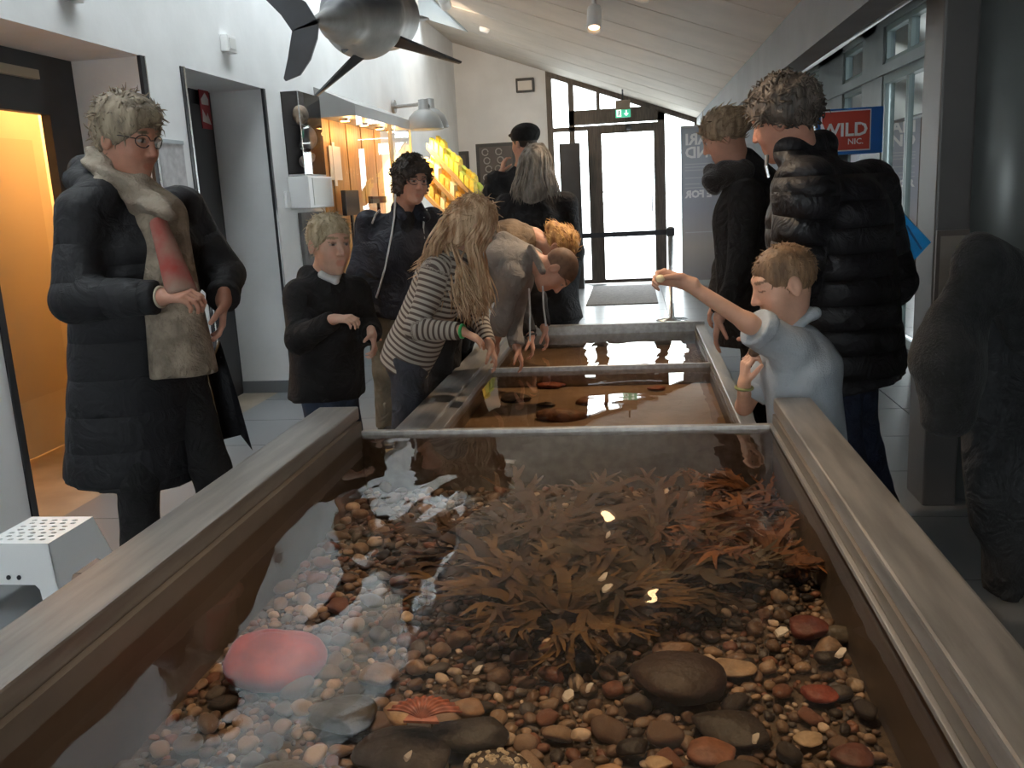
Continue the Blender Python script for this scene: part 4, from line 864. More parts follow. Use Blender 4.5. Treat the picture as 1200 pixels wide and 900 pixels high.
# framed print on the dark column
fp = root('framed_print', (1.21, 3.72, .82), 'wood-framed pale print hanging on the dark column', 'picture')
xa, xb, za, zb = 1.158, 1.278, .74, 1.13
rr = MB(); rr.box(xa, xa+.014, 3.70, 3.719, za, zb).box(xb-.014, xb, 3.70, 3.719, za, zb).box(xa+.014, xb-.014, 3.70, 3.719, zb-.022, zb).box(xa+.014, xb-.014, 3.70, 3.719, za, za+.014)
rr.build('frame', mat('frame_bronze', (.13, .10, .085), .4, metal=.3), fp); MB().box(xa+.014, xb-.014, 3.708, 3.718, za+.014, zb-.022).build('print', mat('print_paper', (.30, .25, .21), .6, col2=(.22, .17, .13), vscale=6), fp)

# ------------------------------------------------------------------ swordfish model hung from the ceiling
t0 = atY(371, 24, 5.35); b0 = atY(424, 18, 6.3); ax_ = nrm(b0-t0+np.array([0, .25, 0])); sd = nrm(np.cross(ax_, (0, 0, 1.))); up_ = np.cross(sd, ax_)
fi = root('hanging_fish_model', (b0[0], b0[1], b0[2]-.3), 'grey shark-like fish model hanging under the skylight, tail towards the hall', 'fish model')
Rm = np.stack([sd, ax_, up_])
m_fish = vcol_mat('fish_skin', .45, .1, 60, mottle=.12, mscale=10)
def fcol(V):
    q = (V-b0)@up_; t = np.clip((q+.13)/.18, 0, 1)[:, None]; return np.array([.5, .5, .48])*(1-t)+np.array([.055, .06, .07])*t
R_ = .262
blob('body', [cap(t0, t0+ax_*.5, .03, .12, .02), cap(t0+ax_*.45, b0, .11, R_, .1), cap(b0, b0+ax_*.7, R_, R_*.85, .1), cap(b0+ax_*.7, b0+ax_*1.4, R_*.8, .07, .1), cap(b0+ax_*1.3, b0+ax_*2.2, .05, .012, .05),
              cap(b0-ax_*.42-up_*.17, b0-ax_*.3-up_*.19, .012, .012, .02, sub=True)], .018, m_fish, fi, colfn=fcol)
def fin(name, pts, th, m):
    pts = [np.array(p, float) for p in pts]; n = nrm(np.cross(pts[1]-pts[0], pts[2]-pts[0])); return MB().prism([p-n*th/2 for p in pts], n*th).build(name, m, fi)
m_fin = mat('fin_dark', (.05, .053, .06), .5, var=.15, vscale=6)
def TP(x, y): return atY(x, y, 5.30)
def tail_lobe(pts): 
    return fin('tail_fin', pts, .018, m_fin)
tail_lobe([TP(374, 22), TP(372, 45), TP(364, 70), TP(352, 88), TP(335, 95), TP(333, 92), TP(338, 68), TP(341, 48), TP(343, 36)])
tail_lobe([TP(374, 28), TP(343, 37), TP(330, 18), TP(312, 0), TP(285, -22), TP(290, -30), TP(330, -12), TP(358, 2)])
def BP(x, y, Y): return atY(x, y, Y)
fin('pectoral_fin', [BP(452, 36, 6.35), BP(541, 73, 6.5), BP(538, 74, 6.55), BP(456, 52, 6.5)], .014, m_fin)
fin('pectoral_fin', [BP(424, 55, 6.2), BP(434, 62, 6.3), BP(372, 112, 6.25), BP(369, 112, 6.2)], .014, m_fin)
fin('anal_fin', [BP(400, 58, 5.9), BP(408, 58, 6.0), BP(402, 62, 5.95)], .01, m_fin)
fin('dorsal_fin', [b0+up_*.25-ax_*.1, b0+up_*.25+ax_*.35, b0+up_*.62-ax_*.05, b0+up_*.60-ax_*.12], .02, m_fin)
wire = MB(); zc_ = b0+ax_*.4
wire.tube([zc_+up_*R_*.9, (zc_[0], zc_[1], cz(zc_[0]) if zc_[0] > SKX else cz(zc_[0])+.2)], .004, 5); wire.tube([t0+ax_*.4+up_*.08, ((t0+ax_*.4)[0], (t0+ax_*.4)[1], cz((t0+ax_*.4)[0])+.1)], .004, 5); wire.build('hanging_wire', m_dark, fi)

# ------------------------------------------------------------------ trees outside the windows
m_bark = mat('bark', (.10, .07, .05), .9, var=.3, vscale=8)
lv, lf = [], []
for k in range(260):
    d = nrm(RNG.normal(size=3)); r = RNG.uniform(.45, 1)**.5; c = d*r; a = nrm(RNG.normal(size=3)); b = nrm(np.cross(a, RNG.normal(size=3))); n = len(lv)
    lv += [c-a*.16, c+b*.07, c+a*.16, c-b*.07]; lf.append((n, n+1, n+2, n+3))
lme = None
for k, (x, y, h_, s, c, lab) in enumerate([(5.2, 12.5, 2.4, 1.5, (.09, .17, .05), 'green leafy tree outside the sliding glass door'), (6.5, 16.5, 3.2, 1.8, (.16, .20, .06), 'taller yellow-green tree outside the far windows'), (4.3, 10.6, 1.0, .8, (.20, .21, .05), 'low yellowish shrub outside the sliding door'), (7.5, 21, 3.6, 2.0, (.07, .13, .05), 'dark green tree far outside the windows')]):
    r = root('garden_tree', (x, y, -.02), lab, 'tree'); MB().tube([(x, y, -.02), (x+.1, y, h_*.6), (x, y+.1, h_)], [.11*s, .08*s, .04*s], 8).build('trunk', m_bark, r)
    o = obj('crown', np.array(lv)*s*np.array([1, 1, 1.1])+np.array([x, y, h_+s*.5]), lf, mat('leaf_%d' % k, c, .6, var=.35, vscale=4), r); o['kind'] = 'stuff'
# ------------------------------------------------------------------ people
m_skin = vcol_mat('skin', .5, .08, 120, .4, sss=.08, mottle=.06, mscale=40)
def hair_mat(name, c, c2):
    return mat(name, c, .5, col2=c2, vscale=14, bump=.5, bscale=45, stretch=(3, 3, .5))
def cloth_mat(name, c, var=.15, rough=.85, sheen=.0, bump=.25, bscale=220, vscale=9, wr=.55, ws=11., quilted=False):
    if name in MATS: return MATS[name]
    m = mat(name, c, rough, var=var, vscale=vscale, bump=bump, bscale=bscale, sheen=sheen); nt = m.node_tree; L = nt.links.new   # soft creases under the weave
    fb = [n for n in nt.nodes if n.type == 'BUMP'][0]; tc = [n for n in nt.nodes if n.type == 'TEX_COORD'][0]
    n = nd(nt, 'ShaderNodeTexNoise'); n.inputs['Scale'].default_value = ws; n.inputs['Detail'].default_value = 3; n.inputs['Distortion'].default_value = 1.6; L(tc.outputs['Object'], n.inputs['Vector'])
    b2 = nd(nt, 'ShaderNodeBump'); b2.inputs['Strength'].default_value = wr; b2.inputs['Distance'].default_value = .05; L(n.outputs[0], b2.inputs['Height']); L(b2.outputs[0], fb.inputs['Normal'])
    if quilted:
        a = nd(nt, 'ShaderNodeAttribute'); a.attribute_name = 'qz'; mu = nd(nt, 'ShaderNodeMath', operation='MULTIPLY'); mu.inputs[1].default_value = math.pi; L(a.outputs['Fac'], mu.inputs[0]); si = nd(nt, 'ShaderNodeMath', operation='SINE'); L(mu.outputs[0], si.inputs[0])
        ab = nd(nt, 'ShaderNodeMath', operation='ABSOLUTE'); L(si.outputs[0], ab.inputs[0]); pw = nd(nt, 'ShaderNodeMath', operation='POWER'); pw.inputs[1].default_value = .35; L(ab.outputs[0], pw.inputs[0])
        b3 = nd(nt, 'ShaderNodeBump'); b3.inputs['Strength'].default_value = .9; b3.inputs['Distance'].default_value = .022; L(pw.outputs[0], b3.inputs['Height']); L(b3.outputs[0], b2.inputs['Normal'])
    return m
def quilted_blob(name, prims, h, m, parent, spacing, amp):
    V, Fq = mesh_sdf(prims, h, (), quilt(spacing, amp, .004, zaxis=1)); _, U, I = sdf(prims, V, True)
    return obj(name, V, Fq, m, parent, True, None, {'qz': np.where(I == 0, V[:, 2], U)/spacing})
def fuzz(o, h, n, L, r, m, parent, seed=3, curl=.0, crown=(0, -.02, .12), lift=.25, seg=4):
    """short tapered locks combed away from the crown, rooted on the hair shell"""
    g = np.random.default_rng(seed); me = o.data; k = len(me.vertices); co = np.zeros(k*3); no = np.zeros(k*3); me.vertices.foreach_get('co', co); me.vertices.foreach_get('normal', no)
    co = co.reshape(-1, 3)+org(parent); no = no.reshape(-1, 3); lc = h.loc(co); out = np.linalg.norm(lc/np.array([.076, .096, .086])-np.array([0, -.15, .37]), axis=1) > 1.0; ids = np.flatnonzero(out)
    if not len(ids): return
    mb = MB(); c = h.W(*crown)
    for i in g.choice(ids, n):
        p = co[i]; nn = no[i]; t = p-c; t = t-nn*(t@nn); t = nrm(t+g.normal(size=3)*.035*(1+4*curl)); ll = L*g.uniform(.6, 1.2)*h.s; side = np.cross(nn, t); ph = g.uniform(0, 6.28); Q = []
        for j in range(seg):
            s = j/(seg-1); Q.append(p-nn*.003+t*ll*(s-.35)+nn*ll*lift*math.sin(s*2.2)*(.5 if s < .5 else 1)*.5+side*ll*(.12+curl)*math.sin(s*4+ph)+nn*ll*curl*math.cos(s*5+ph)*.6)
        mb.tube(Q, [r*h.s*w_ for w_ in np.interp(np.linspace(0, 1, seg), [0, .4, 1], [.5, 1, .15])], 4)
    f_ = mb.build('hair_locks', m, parent, True); f_['kind'] = 'stuff'; return f_
class Head:
    def __init__(s, c, fwd, up, sc):
        f = nrm(fwd); u = np.array(up, float); u = nrm(u-f*(u@f)); r = np.cross(f, u); s.c = np.array(c, float); s.r, s.f, s.u, s.s = r, f, u, sc; s.R = np.stack([r, f, u])
    def W(s, x, y, z): return s.c+s.s*(x*s.r+y*s.f+z*s.u)
    def loc(s, P): return ((P-s.c)@s.R.T)/s.s
    def E(s, c, rad, k=.02, sub=False): return ell(s.W(*c), s.R, np.array(rad)*s.s, k*s.s, sub)
    def Cp(s, a, b, ra, rb=None, k=.02, sub=False): return cap(s.W(*a), s.W(*b), ra*s.s, (ra if rb is None else rb)*s.s, k*s.s, sub=sub)
    def prims(s, neck, nr=.055):
        P = [s.E((0, -.012, .03), (.074, .094, .085)), s.E((0, .028, -.035), (.058, .060, .082), .04), s.E((0, .035, -.085), (.042, .045, .03), .03), s.E((0, .072, -.102), (.017, .014, .014), .022),
             s.Cp((0, .084, .018), (0, .106, -.026), .007, .0105, .012), s.Cp((-.034, .074, .032), (.034, .074, .032), .012, None, .02)]
        for q in (-1, 1):
            P += [s.E((q*.036, .054, -.03), (.022, .025, .026), .03), s.E((q*.011, .094, -.031), (.008, .009, .007), .008)]
        for q in (-1, 1): P += [s.E((q*.032, .099, .011), (.016, .016, .011), .012, True)]
        for q in (-1, 1): P += [s.E((q*.031, .073, .010), (.0135, .0135, .0125), .003)]
        P += [s.Cp((-.017, .082, -.061), (.017, .082, -.061), .006, None, .008), s.Cp((-.014, .083, -.073), (.014, .083, -.073), .0065, None, .008), s.Cp((-.021, .093, -.067), (.021, .093, -.067), .0025, None, .004, True)]
        for q in (-1, 1): P += [s.E((q*.077, -.010, -.008), (.010, .021, .034), .008), s.E((q*.089, -.004, -.006), (.007, .010, .019), .006, True)]
        P.append(cap(s.W(0, -.026, -.05), neck, nr*s.s, nr*s.s*1.08, .03)); return P
    down = False
    def colour(s, V, skin, browc, lips=None):
        L = s.loc(V); C = np.tile(np.array(skin), (len(V), 1)).astype(float); sk = np.array(skin); x, y, z = np.abs(L[:, 0]), L[:, 1], L[:, 2]; near = (np.abs(L) < .16).all(1)
        def put(mk, c): C[mk & near] = c
        ck = np.exp(-(((x-.04)/.022)**2+((z+.035)/.022)**2))*(y > .03)*near; C += ck[:, None]*np.array([.05, -.01, -.01])
        ns = np.exp(-((x/.014)**2+((z+.025)/.016)**2))*(y > .085)*near; C += ns[:, None]*np.array([.05, -.01, -.01])
        put((x < .019*(1-.6*np.abs(z+.067)/.014)+.004) & (z < -.056) & (z > -.079) & (y > .07), lips if lips is not None else sk*np.array([1.0, .80, .78]))
        put((((x-.034)/.022)**2+((z-.034)/.0055)**2 < 1) & (y > .05), browc)
        if s.down:
            put((((x-.031)/.0165)**2+((z-.005)/.003)**2 < 1) & (y > .06), sk*.35); return C
        put((((x-.031)/.0145)**2+((z-.008)/.0055)**2 < 1) & (y > .06), (.40, .34, .31))
        put((((x-.031)/.0065)**2+((z-.008)/.006)**2 < 1) & (y > .06), (.035, .03, .03))
        put((((x-.031)/.0165)**2+((z-.0150)/.003)**2 < 1) & (y > .06), sk*.40)
        return C
def hand_prims(w, d, n, side, s=1., curl=.5, spread=.0, thumb=(.55, .7, .35), fing=None):
    d = nrm(d); n = np.array(n, float); n = nrm(n-d*(n@d)); side = np.array(side, float); side = nrm(side-d*(side@d)-n*(side@n)); P = [cap(w-d*.03*s, w+d*.01*s, .024*s, .024*s, .01*s, wide=side, wr=1.25)]
    offs = (.030, .010, -.010, -.029); ln = (.070, .079, .073, .057)
    for i in range(4):
        kn = w+d*(.086-(.006 if i == 3 else 0))*s+side*offs[i]*s
        P.append(cap(w+d*.012*s+side*offs[i]*.6*s, kn, .0125*s, .0108*s, .012*s))
    for i in range(4):
        c0 = curl if fing is None else fing[i]; kn = w+d*(.086-(.006 if i == 3 else 0))*s+side*offs[i]*s; a = c0*.7; p = kn; dd0 = nrm(d+side*spread*(1.5-i)/1.5)
        for j, fr_ in enumerate((.45, .31, .24)):
            dd = dd0*math.cos(a)+n*math.sin(a); q = p+dd*ln[i]*fr_*s; P.append(cap(p, q, (.0088-.0008*j)*s, (.0082-.0009*j)*s, .004*s)); p = q; a += c0
    t = nrm(d*thumb[0]+side*thumb[1]+n*thumb[2]); p = w+d*.018*s+side*.026*s
    for j, l in enumerate((.040, .030, .025)):
        q = p+t*l*s; P.append(cap(p, q, (.0125-.0015*j)*s, (.0112-.0015*j)*s, .008*s if j == 0 else .004*s)); p = q; t = nrm(t+d*.25+n*.18)
    return P
def J(x, y, Y): return atY(x, y, Y)
class Fig:
    """joints in world metres; face = horizontal body direction; s = body scale"""
    def __init__(s, name, label, face, sc, **j):
        s.j = {k: np.array(v, float) for k, v in j.items()}; s.s = sc; s.f = nrm((face[0], face[1], 0)); s.side = np.array([s.f[1], -s.f[0], 0.])   # side = the person's right
        q = s.j
        for k, sg_ in (('R', 1), ('L', -1)):
            q.setdefault('hip'+k, q['pelvis']+s.side*sg_*.085*sc)
            if 'an'+k not in q: q['an'+k] = np.array([*(q['hip'+k]+s.side*sg_*.02)[:2], .075*sc])
            q.setdefault('kn'+k, (q['hip'+k]+q['an'+k])/2+s.f*.035*sc+np.array([0, 0, .02]))
        b = (q['anR']+q['anL'])/2; s.root = root('person', (b[0], b[1], 0), label, 'person'); s.foc = []; s.bp = []
    def arm(s, k, r=1.): q = s.j; return [cap(q['sh'+k], q['el'+k], .044*s.s*r, .036*s.s*r, .03), cap(q['el'+k], q['wr'+k], .036*s.s*r, .025*s.s*r, .02)]
    def skeleton(s):
        q = s.j; S = s.s; P = [cap(q['pelvis'], q['chest'], .085*S, .095*S, .04, s.side, 1.35), cap(q['chest'], q['neck'], .085*S, .05*S, .04)]
        for k in 'RL': P += [cap(q['neck']*.6+q['chest']*.4, q['sh'+k], .045*S, .042*S, .03)]+s.arm(k)+[cap(q['hip'+k], q['kn'+k], .07*S, .05*S, .03), cap(q['kn'+k], q['an'+k], .05*S, .034*S, .02), cap(q['an'+k]-[0, 0, .035*S], q['an'+k]+s.f*.14*S-[0, 0, .045*S], .03*S, .025*S, .02)]
        return P
    def body(s, head, skin, browc, hands=(), h=.014, fh=.005, nr=.052, lips=None):
        P = s.skeleton()+head.prims(s.j['neck'], nr); foc = [(head.c, .13*head.s, fh)]
        for hp in hands: P += hp; c = (hp[0]['a']+hp[2]['b'])/2; foc.append((c+(hp[2]['b']-hp[0]['a'])*.25, .085, fh*.85))
        s.P = P; s.bodyo = blob('body', P, h, m_skin, s.root, foc, None, lambda V: head.colour(V, skin, browc, lips)); return s.bodyo
    def torso(s, r0, r1, r2, wide=1.4, hem=None, k=.05):
        q = s.j; lo = q['pelvis'] if hem is None else hem
        return [cap(lo, q['chest'], r0, r1, k, s.side, wide, cuta=True), cap(q['chest'], q['neck']*.75+q['chest']*.25, r1*.92, r2, k, s.side, 1.25)]
    def sleeves(s, r0, r1, r2, cutback=.0, which='RL', k=.04, tie=True):
        q = s.j; P = []
        for i, c in enumerate(which):
            w_ = q['wr'+c]-nrm(q['wr'+c]-q['el'+c])*cutback
            if tie: P.append(cap(q['chest']*.45+q['neck']*.55, q['sh'+c], r0*.95, r0, k))
            P += [cap(q['sh'+c], q['el'+c], r0, r1, k, uid=1+i), cap(q['el'+c], w_, r1, r2, .03, cut=True, uid=3+i)]
        return P
    def legs(s, m, r0=.082, r1=.062, r2=.05, name='trousers', h=.012, disp=None, hipr=.12):
        q = s.j; S = s.s; P = [cap(q['pelvis']+[0, 0, .06*S], q['pelvis']-[0, 0, .02*S], hipr*S*.92, hipR_(hipr)*S, .05, s.side, 1.3, cuta=True)]
        for k in 'RL': P += [cap(q['hip'+k], q['kn'+k], r0*S, r1*S, .03), cap(q['kn'+k], q['an'+k]-[0, 0, .02*S], r1*S, r2*S, .02, cut=True)]
        return blob(name, P, h, m, s.root, disp=disp or (lambda Q, U, I: .005*wob(Q*np.array([1, 1, 1.6]), 17, 4)))
    def shoes(s, m):
        q = s.j; S = s.s
        for k in 'RL':
            a = q['an'+k]; blob('shoe', [cap(a-[0, 0, .03*S]-s.f*.03*S, a+s.f*.15*S-[0, 0, .042*S], .042*S, .034*S, .02), cap(a+[0, 0, .02*S], a-[0, 0, .03*S], .042*S, .045*S, .02), ell((a[0], a[1], -.10*S), np.eye(3), (.5, .5, .10*S), .004, True)], .008, m, s.root)
def hipR_(r): return r
def hair_cap(h, t=.010, front=(.035, -.005), nape=(-.09, -.075), top=.075, lump=0., lf=60, extra=(), hh=.006, m=None, parent=None, name='hair', subs=(), vol=(0, 0, 0), aniso=(1, 1, .4), size=(1, 1, 1)):
    """hair shell over the skull above the hairline that runs from forehead to nape"""
    P = [h.E((0, -.014+vol[1], .032+vol[2]), ((.076+t)*size[0], (.096+t)*size[1], (.086+t)*size[2]))]+list(extra)
    dy, dz = front[0]-nape[0], front[1]-nape[1]; n = nrm((0, dz, -dy)); c = np.array([0, (front[0]+nape[0])/2, (front[1]+nape[1])/2])   # n points down/forward, out of the hair
    P.append(cap(h.W(*(c+n*.35)), h.W(*(c+n*.36)), .35*h.s, None, .012*h.s, sub=True))
    P.append(h.E((0, .145, top-.100), (.125, .108, .100), .012, True))
    P += list(subs)
    def disp(Q, U, I):
        L = h.loc(Q); return lump*h.s*wob(L*np.array(aniso), lf, 11)+lump*.5*h.s*wob(L*np.array(aniso), lf*2.1, 12)
    return blob(name, P, hh, m, parent, disp=disp if lump else None)
def strands(guides, n, r, m, parent, name='hair_locks', jit=.02, seg=10, seed=1, wave=.008):
    """tapered locks following guide polylines"""
    g = np.random.default_rng(seed); mb = MB()
    for i in range(n):
        G = guides[g.integers(len(guides))]; pts = np.array(G[0]); off = g.normal(size=3)*jit; ph = g.uniform(0, 6.28); end = g.uniform(.8, 1.0); Q = []; ts = np.linspace(0, end, seg)
        cum = np.r_[0, np.cumsum(np.linalg.norm(np.diff(pts, axis=0), axis=1))]; cum /= cum[-1]
        for t in ts:
            p = np.array([np.interp(t, cum, pts[:, k]) for k in range(3)]); sc_ = G[1]*(.35+.65*t); Q.append(p+off/jit*sc_*1.0+wave*np.array([math.sin(t*9+ph), math.cos(t*8+ph), 0])*t)
        R = [r*(.5+.9*math.sin(math.pi*min(1, .12+t/end*.88)))*(1 if t < end*.99 else .2) for t in ts]; mb.tube(Q, R, 5)
    o = mb.build(name, m, parent, True); o['kind'] = 'stuff'; return o
def ringband(c, ax, R, r, m, parent, name):
    ax = nrm(ax); a = np.array([1., 0, 0]) if abs(ax[0]) < .9 else np.array([0, 1., 0]); e1 = nrm(np.cross(ax, a)); e2 = np.cross(ax, e1)
    mb = MB()
    for o_ in (-r*.7, r*.7): pass
    return mb.tube([c+R*(math.cos(t)*e1+math.sin(t)*e2) for t in np.linspace(0, 2*math.pi, 25)], r, 6, False).build(name, m, parent, True)
def spectacles(h, parent, m=None, w=.030, hgt=.019):
    m = m or mat('glasses_frame', (.03, .025, .025), .35); g = MB()
    for q in (-1, 1):
        g.tube([h.W(q*.032+w*.85*math.cos(t), .092-.012*abs(math.cos(t))*(q*math.cos(t) > 0), .008+hgt*math.sin(t)) for t in np.linspace(0, 2*math.pi, 17)], .0016*h.s, 5, False)
        g.tube([h.W(q*(.032+w*.85), .082, .014), h.W(q*.078, .04, .014), h.W(q*.08, -.01, .006)], .0016*h.s, 5)
    g.tube([h.W(-.008, .094, .012), h.W(0, .097, .014), h.W(.008, .094, .012)], .0016*h.s, 5)
    o = g.build('glasses', m, parent, True); lens = MB()
    for q in (-1, 1): lens.add([h.W(q*.032+w*.83*math.cos(t), .091-.010*abs(math.cos(t))*(q*math.cos(t) > 0), .008+hgt*.96*math.sin(t)) for t in np.linspace(0, 2*math.pi, 16, False)], [tuple(range(16))])
    lens.build('lens', m_acryl, o); return o
def quilt(spacing, amp, wamp=.003, uids=None, zaxis=None):
    def f(P, U, I):
        q = U if zaxis is None else np.where(I == 0, P[:, 2], U)
        return amp*(np.abs(np.sin(math.pi*q/spacing))**.4-.8)+wamp*wob(P, 22, 8)
    return f
SK1 = (.56, .30, .21); SK2 = (.64, .37, .26); SK3 = (.52, .26, .18)
m_blk = cloth_mat('black_quilted_nylon', (.010, .010, .013), .2, .55, bump=.1, quilted=True, wr=.4)
m_blk2 = cloth_mat('black_matte_nylon', (.009, .009, .012), .2, .7, bump=.1, quilted=True, wr=.35)
m_blk2.node_tree.nodes[-1].inputs['Strength'].default_value = .35
m_blkf = cloth_mat('black_fleece', (.011, .010, .011), .25, .9, .0)
m_navy = cloth_mat('navy_softshell', (.010, .012, .022), .2, .7)
m_jean = cloth_mat('blue_denim', (.045, .065, .11), .35, .85, bump=.35, bscale=300)
m_jeand = cloth_mat('dark_denim', (.018, .026, .055), .35, .85, bump=.35, bscale=300)
m_shoe = mat('dark_shoe', (.02, .018, .017), .5)

# --- older woman in a long black coat
f = Fig('person', 'older woman with short grey-blond hair, long black coat and beige scarf by the doorways', (.80, -.60), 1.0,
        neck=J(140, 222, 2.76), chest=J(160, 292, 2.76), pelvis=J(178, 432, 2.78), shR=J(98, 250, 2.60), elR=J(88, 352, 2.50), wrR=J(190, 348, 2.48), shL=J(212, 246, 2.92), elL=J(262, 322, 2.94), wrL=J(262, 352, 2.80),
        anR=(-1.70, 2.66, .075), anL=(-1.42, 2.80, .075))
OW = f
h = Head(J(150, 163, 2.72), (.95, -.22, -.26), (.2, -.02, 1), 1.0)
f.body(h, SK3, (.20, .15, .10), [hand_prims(f.j['wrR'], (.95, -.1, .02), (.1, .3, -1), (.2, .9, .3), .95, .75), hand_prims(f.j['wrL'], (-.10, -.15, -1), (-.8, -.4, 0), (.35, -.8, 0), .95, .45)], nr=.05)
hc = hair_cap(h, .013, (.035, .0), (-.09, -.085), .070, .007, 55, m=hair_mat('hair_greyblond', (.16, .12, .08), (.40, .32, .22)), parent=f.root, vol=(0, -.005, .008), size=(1.05, 1.05, 1.05), extra=[h.E((.0, .058, .092), (.055, .045, .025), .03)])
fuzz(hc, h, 480, .040, .0034, MATS['hair_greyblond'], f.root, 3, .08, lift=.1, crown=(0, -.03, .09))
spectacles(h, f.root)
hem = J(165, 552, 2.80); q = f.j
coat = f.torso(.195, .155, .075, 1.28, hem)+f.sleeves(.075, .068, .052, .01)+[cap(J(100, 200, 2.82), J(128, 205, 2.92), .055, .05, .04), cap(J(88, 212, 2.74), J(120, 228, 2.62), .04, .05, .04)]
front = q['chest']+f.f*.20
coat.append(cap(J(186, 245, 2.58)+f.f*.0, J(226, 445, 2.50), .026, .062, .02, sub=True)); coat.append(cap(J(228, 440, 2.50), J(250, 640, 2.50), .080, .17, .03, sub=True))
quilted_blob('coat', coat, .011, m_blk2, f.root, .12, .004)
# coat flap swinging out on the far side
fl3 = [J(258, 400, 2.95), J(280, 470, 2.96), J(296, 528, 2.97), J(282, 510, 2.98), J(262, 515, 2.98), J(244, 440, 2.98)]
nn = np.array([-.02, .03, 0]); MB().prism(fl3, nn).build('coat_flap', m_blk2, f.root)
f.legs(m_blkf, .088, .068, .06)
f.shoes(m_shoe)
blob('sweater', [cap(J(188, 255, 2.72), J(216, 440, 2.68), .075, .105, .03, f.side, 1.0, cut=True), cap(J(172, 232, 2.74), J(188, 255, 2.72), .06, .075, .03)], .010, cloth_mat('beige_knit', (.30, .24, .18), .3, vscale=18, bump=.6, bscale=90), f.root, disp=lambda P, U, I: .006*wob(P, 25, 3))
sc_m = mat('scarf_beige', (.40, .34, .27), .85, col2=(.26, .20, .15), vscale=9, bump=.8, bscale=110)
blob('scarf', [cap(h.W(-.06, -.05, -.10), h.W(.02, .06, -.135), .041, .043, .02), cap(h.W(.02, .06, -.135), h.W(.075, .02, -.13), .043, .039, .02), cap(h.W(.075, .0, -.12), h.W(.02, -.09, -.085), .039, .041, .02), cap(h.W(.02, -.09, -.085), h.W(-.06, -.05, -.10), .041, .041, .02), cap(h.W(-.07, .0, -.14), h.W(.03, .09, -.19), .039, .041, .02), cap(h.W(.02, .085, -.16), J(196, 250, 2.56), .041, .026, .02)], .008, sc_m, f.root, disp=lambda P, U, I: .007*np.sin(130*(P@nrm((.5, .3, 1)))+3*wob(P, 20, 2)))
blob('scarf_end', [cap(J(186, 262, 2.565), J(214, 345, 2.50), .020, .034, .02, f.side, 1.4, cut=True)], .008, mat('scarf_red', (.30, .22, .17), .85, col2=(.34, .03, .025), vscale=7), f.root)
ringband(f.j['wrR']+np.array([-.005, 0, 0]), (.95, -.1, .02), .030, .004, mat('wrist_cream', (.6, .55, .42), .6), f.root, 'bracelet')

# --- small blond boy in a black hoodie
f = Fig('person', 'small blond boy in a black hooded top standing at the lower tank', (.72, -.69), .72,
        neck=J(378, 322, 3.42), chest=J(382, 360, 3.42), pelvis=J(385, 452, 3.44), shR=J(352, 345, 3.32), elR=J(352, 398, 3.24), wrR=J(392, 374, 3.16), shL=J(416, 342, 3.50), elL=J(432, 388, 3.50), wrL=J(436, 392, 3.36))
h = Head(J(386, 286, 3.38), (.74, -.66, -.10), (.05, 0, 1), .94)
f.body(h, (.68, .41, .30), (.30, .22, .13), [hand_prims(f.j['wrR'], (.9, -.3, .05), (0, .3, -1), (.3, .9, .2), .72, .7), hand_prims(f.j['wrL'], (.25, -.5, -.7), (-.8, -.3, -.3), (.5, -.6, .5), .72, .6)], nr=.042, fh=.0048)
hc = hair_cap(h, .008, (.030, .005), (-.09, -.065), .072, .003, 60, m=hair_mat('hair_blond', (.34, .26, .15), (.62, .52, .36)), parent=f.root)
fuzz(hc, h, 420, .040, .0030, MATS['hair_blond'], f.root, 4, .02)
blob('hooded_top', f.torso(.125, .115, .055, 1.3, J(385, 462, 3.44))+f.sleeves(.056, .050, .038, .012)+[cap(h.W(-.06, -.08, -.14), h.W(.06, -.08, -.14), .038, None, .03)], .009, m_blkf, f.root, disp=lambda P, U, I: .006*wob(P, 24, 5))
blob('shirt_collar', [cap(h.W(-.035, .0, -.125), h.W(0, .045, -.145), .018, .014, .01), cap(h.W(.035, .0, -.125), h.W(0, .045, -.145), .018, .014, .01)], .006, mat('white_cotton', (.62, .62, .62), .8), f.root)
f.legs(m_jean, .085, .066, .058); f.shoes(m_shoe)

# --- curly-haired woman with glasses and piped jacket
f = Fig('person', 'woman with dark curly hair and glasses in a navy jacket with white piping', (.55, -.83), .97,
        neck=J(472, 247, 5.0), chest=J(468, 292, 5.0), pelvis=J(462, 375, 5.02), shR=J(432, 262, 4.95), elR=J(420, 322, 4.9), wrR=J(436, 372, 4.82), shL=J(506, 258, 5.12), elL=J(522, 312, 5.15), wrL=J(515, 360, 5.0))
h = Head(J(483, 212, 4.96), (.62, -.76, -.16), (.08, 0, 1), 1.0)
f.body(h, SK1, (.06, .04, .03), [hand_prims(f.j['wrR'], (.1, -.2, -1), (1, 0, 0), (0, -1, 0), .9, .4), hand_prims(f.j['wrL'], (-.1, -.2, -1), (-1, 0, 0), (0, -1, 0), .9, .4)], h=.016, fh=.0058)
hc = hair_cap(h, .016, (.04, -.03), (-.10, -.115), .072, .012, 95, m=hair_mat('hair_darkcurl', (.018, .012, .010), (.06, .04, .03)), parent=f.root, aniso=(1, 1, 1), size=(1.12, 1.08, 1.1), extra=[h.E((.06, -.03, -.03), (.035, .05, .06), .03), h.E((-.06, -.03, -.03), (.035, .05, .06), .03)])
fuzz(hc, h, 360, .030, .0048, MATS['hair_darkcurl'], f.root, 5, .5)
spectacles(h, f.root)
jk = f.torso(.165, .15, .07, 1.35, J(460, 366, 5.02))+f.sleeves(.068, .058, .045, .01)
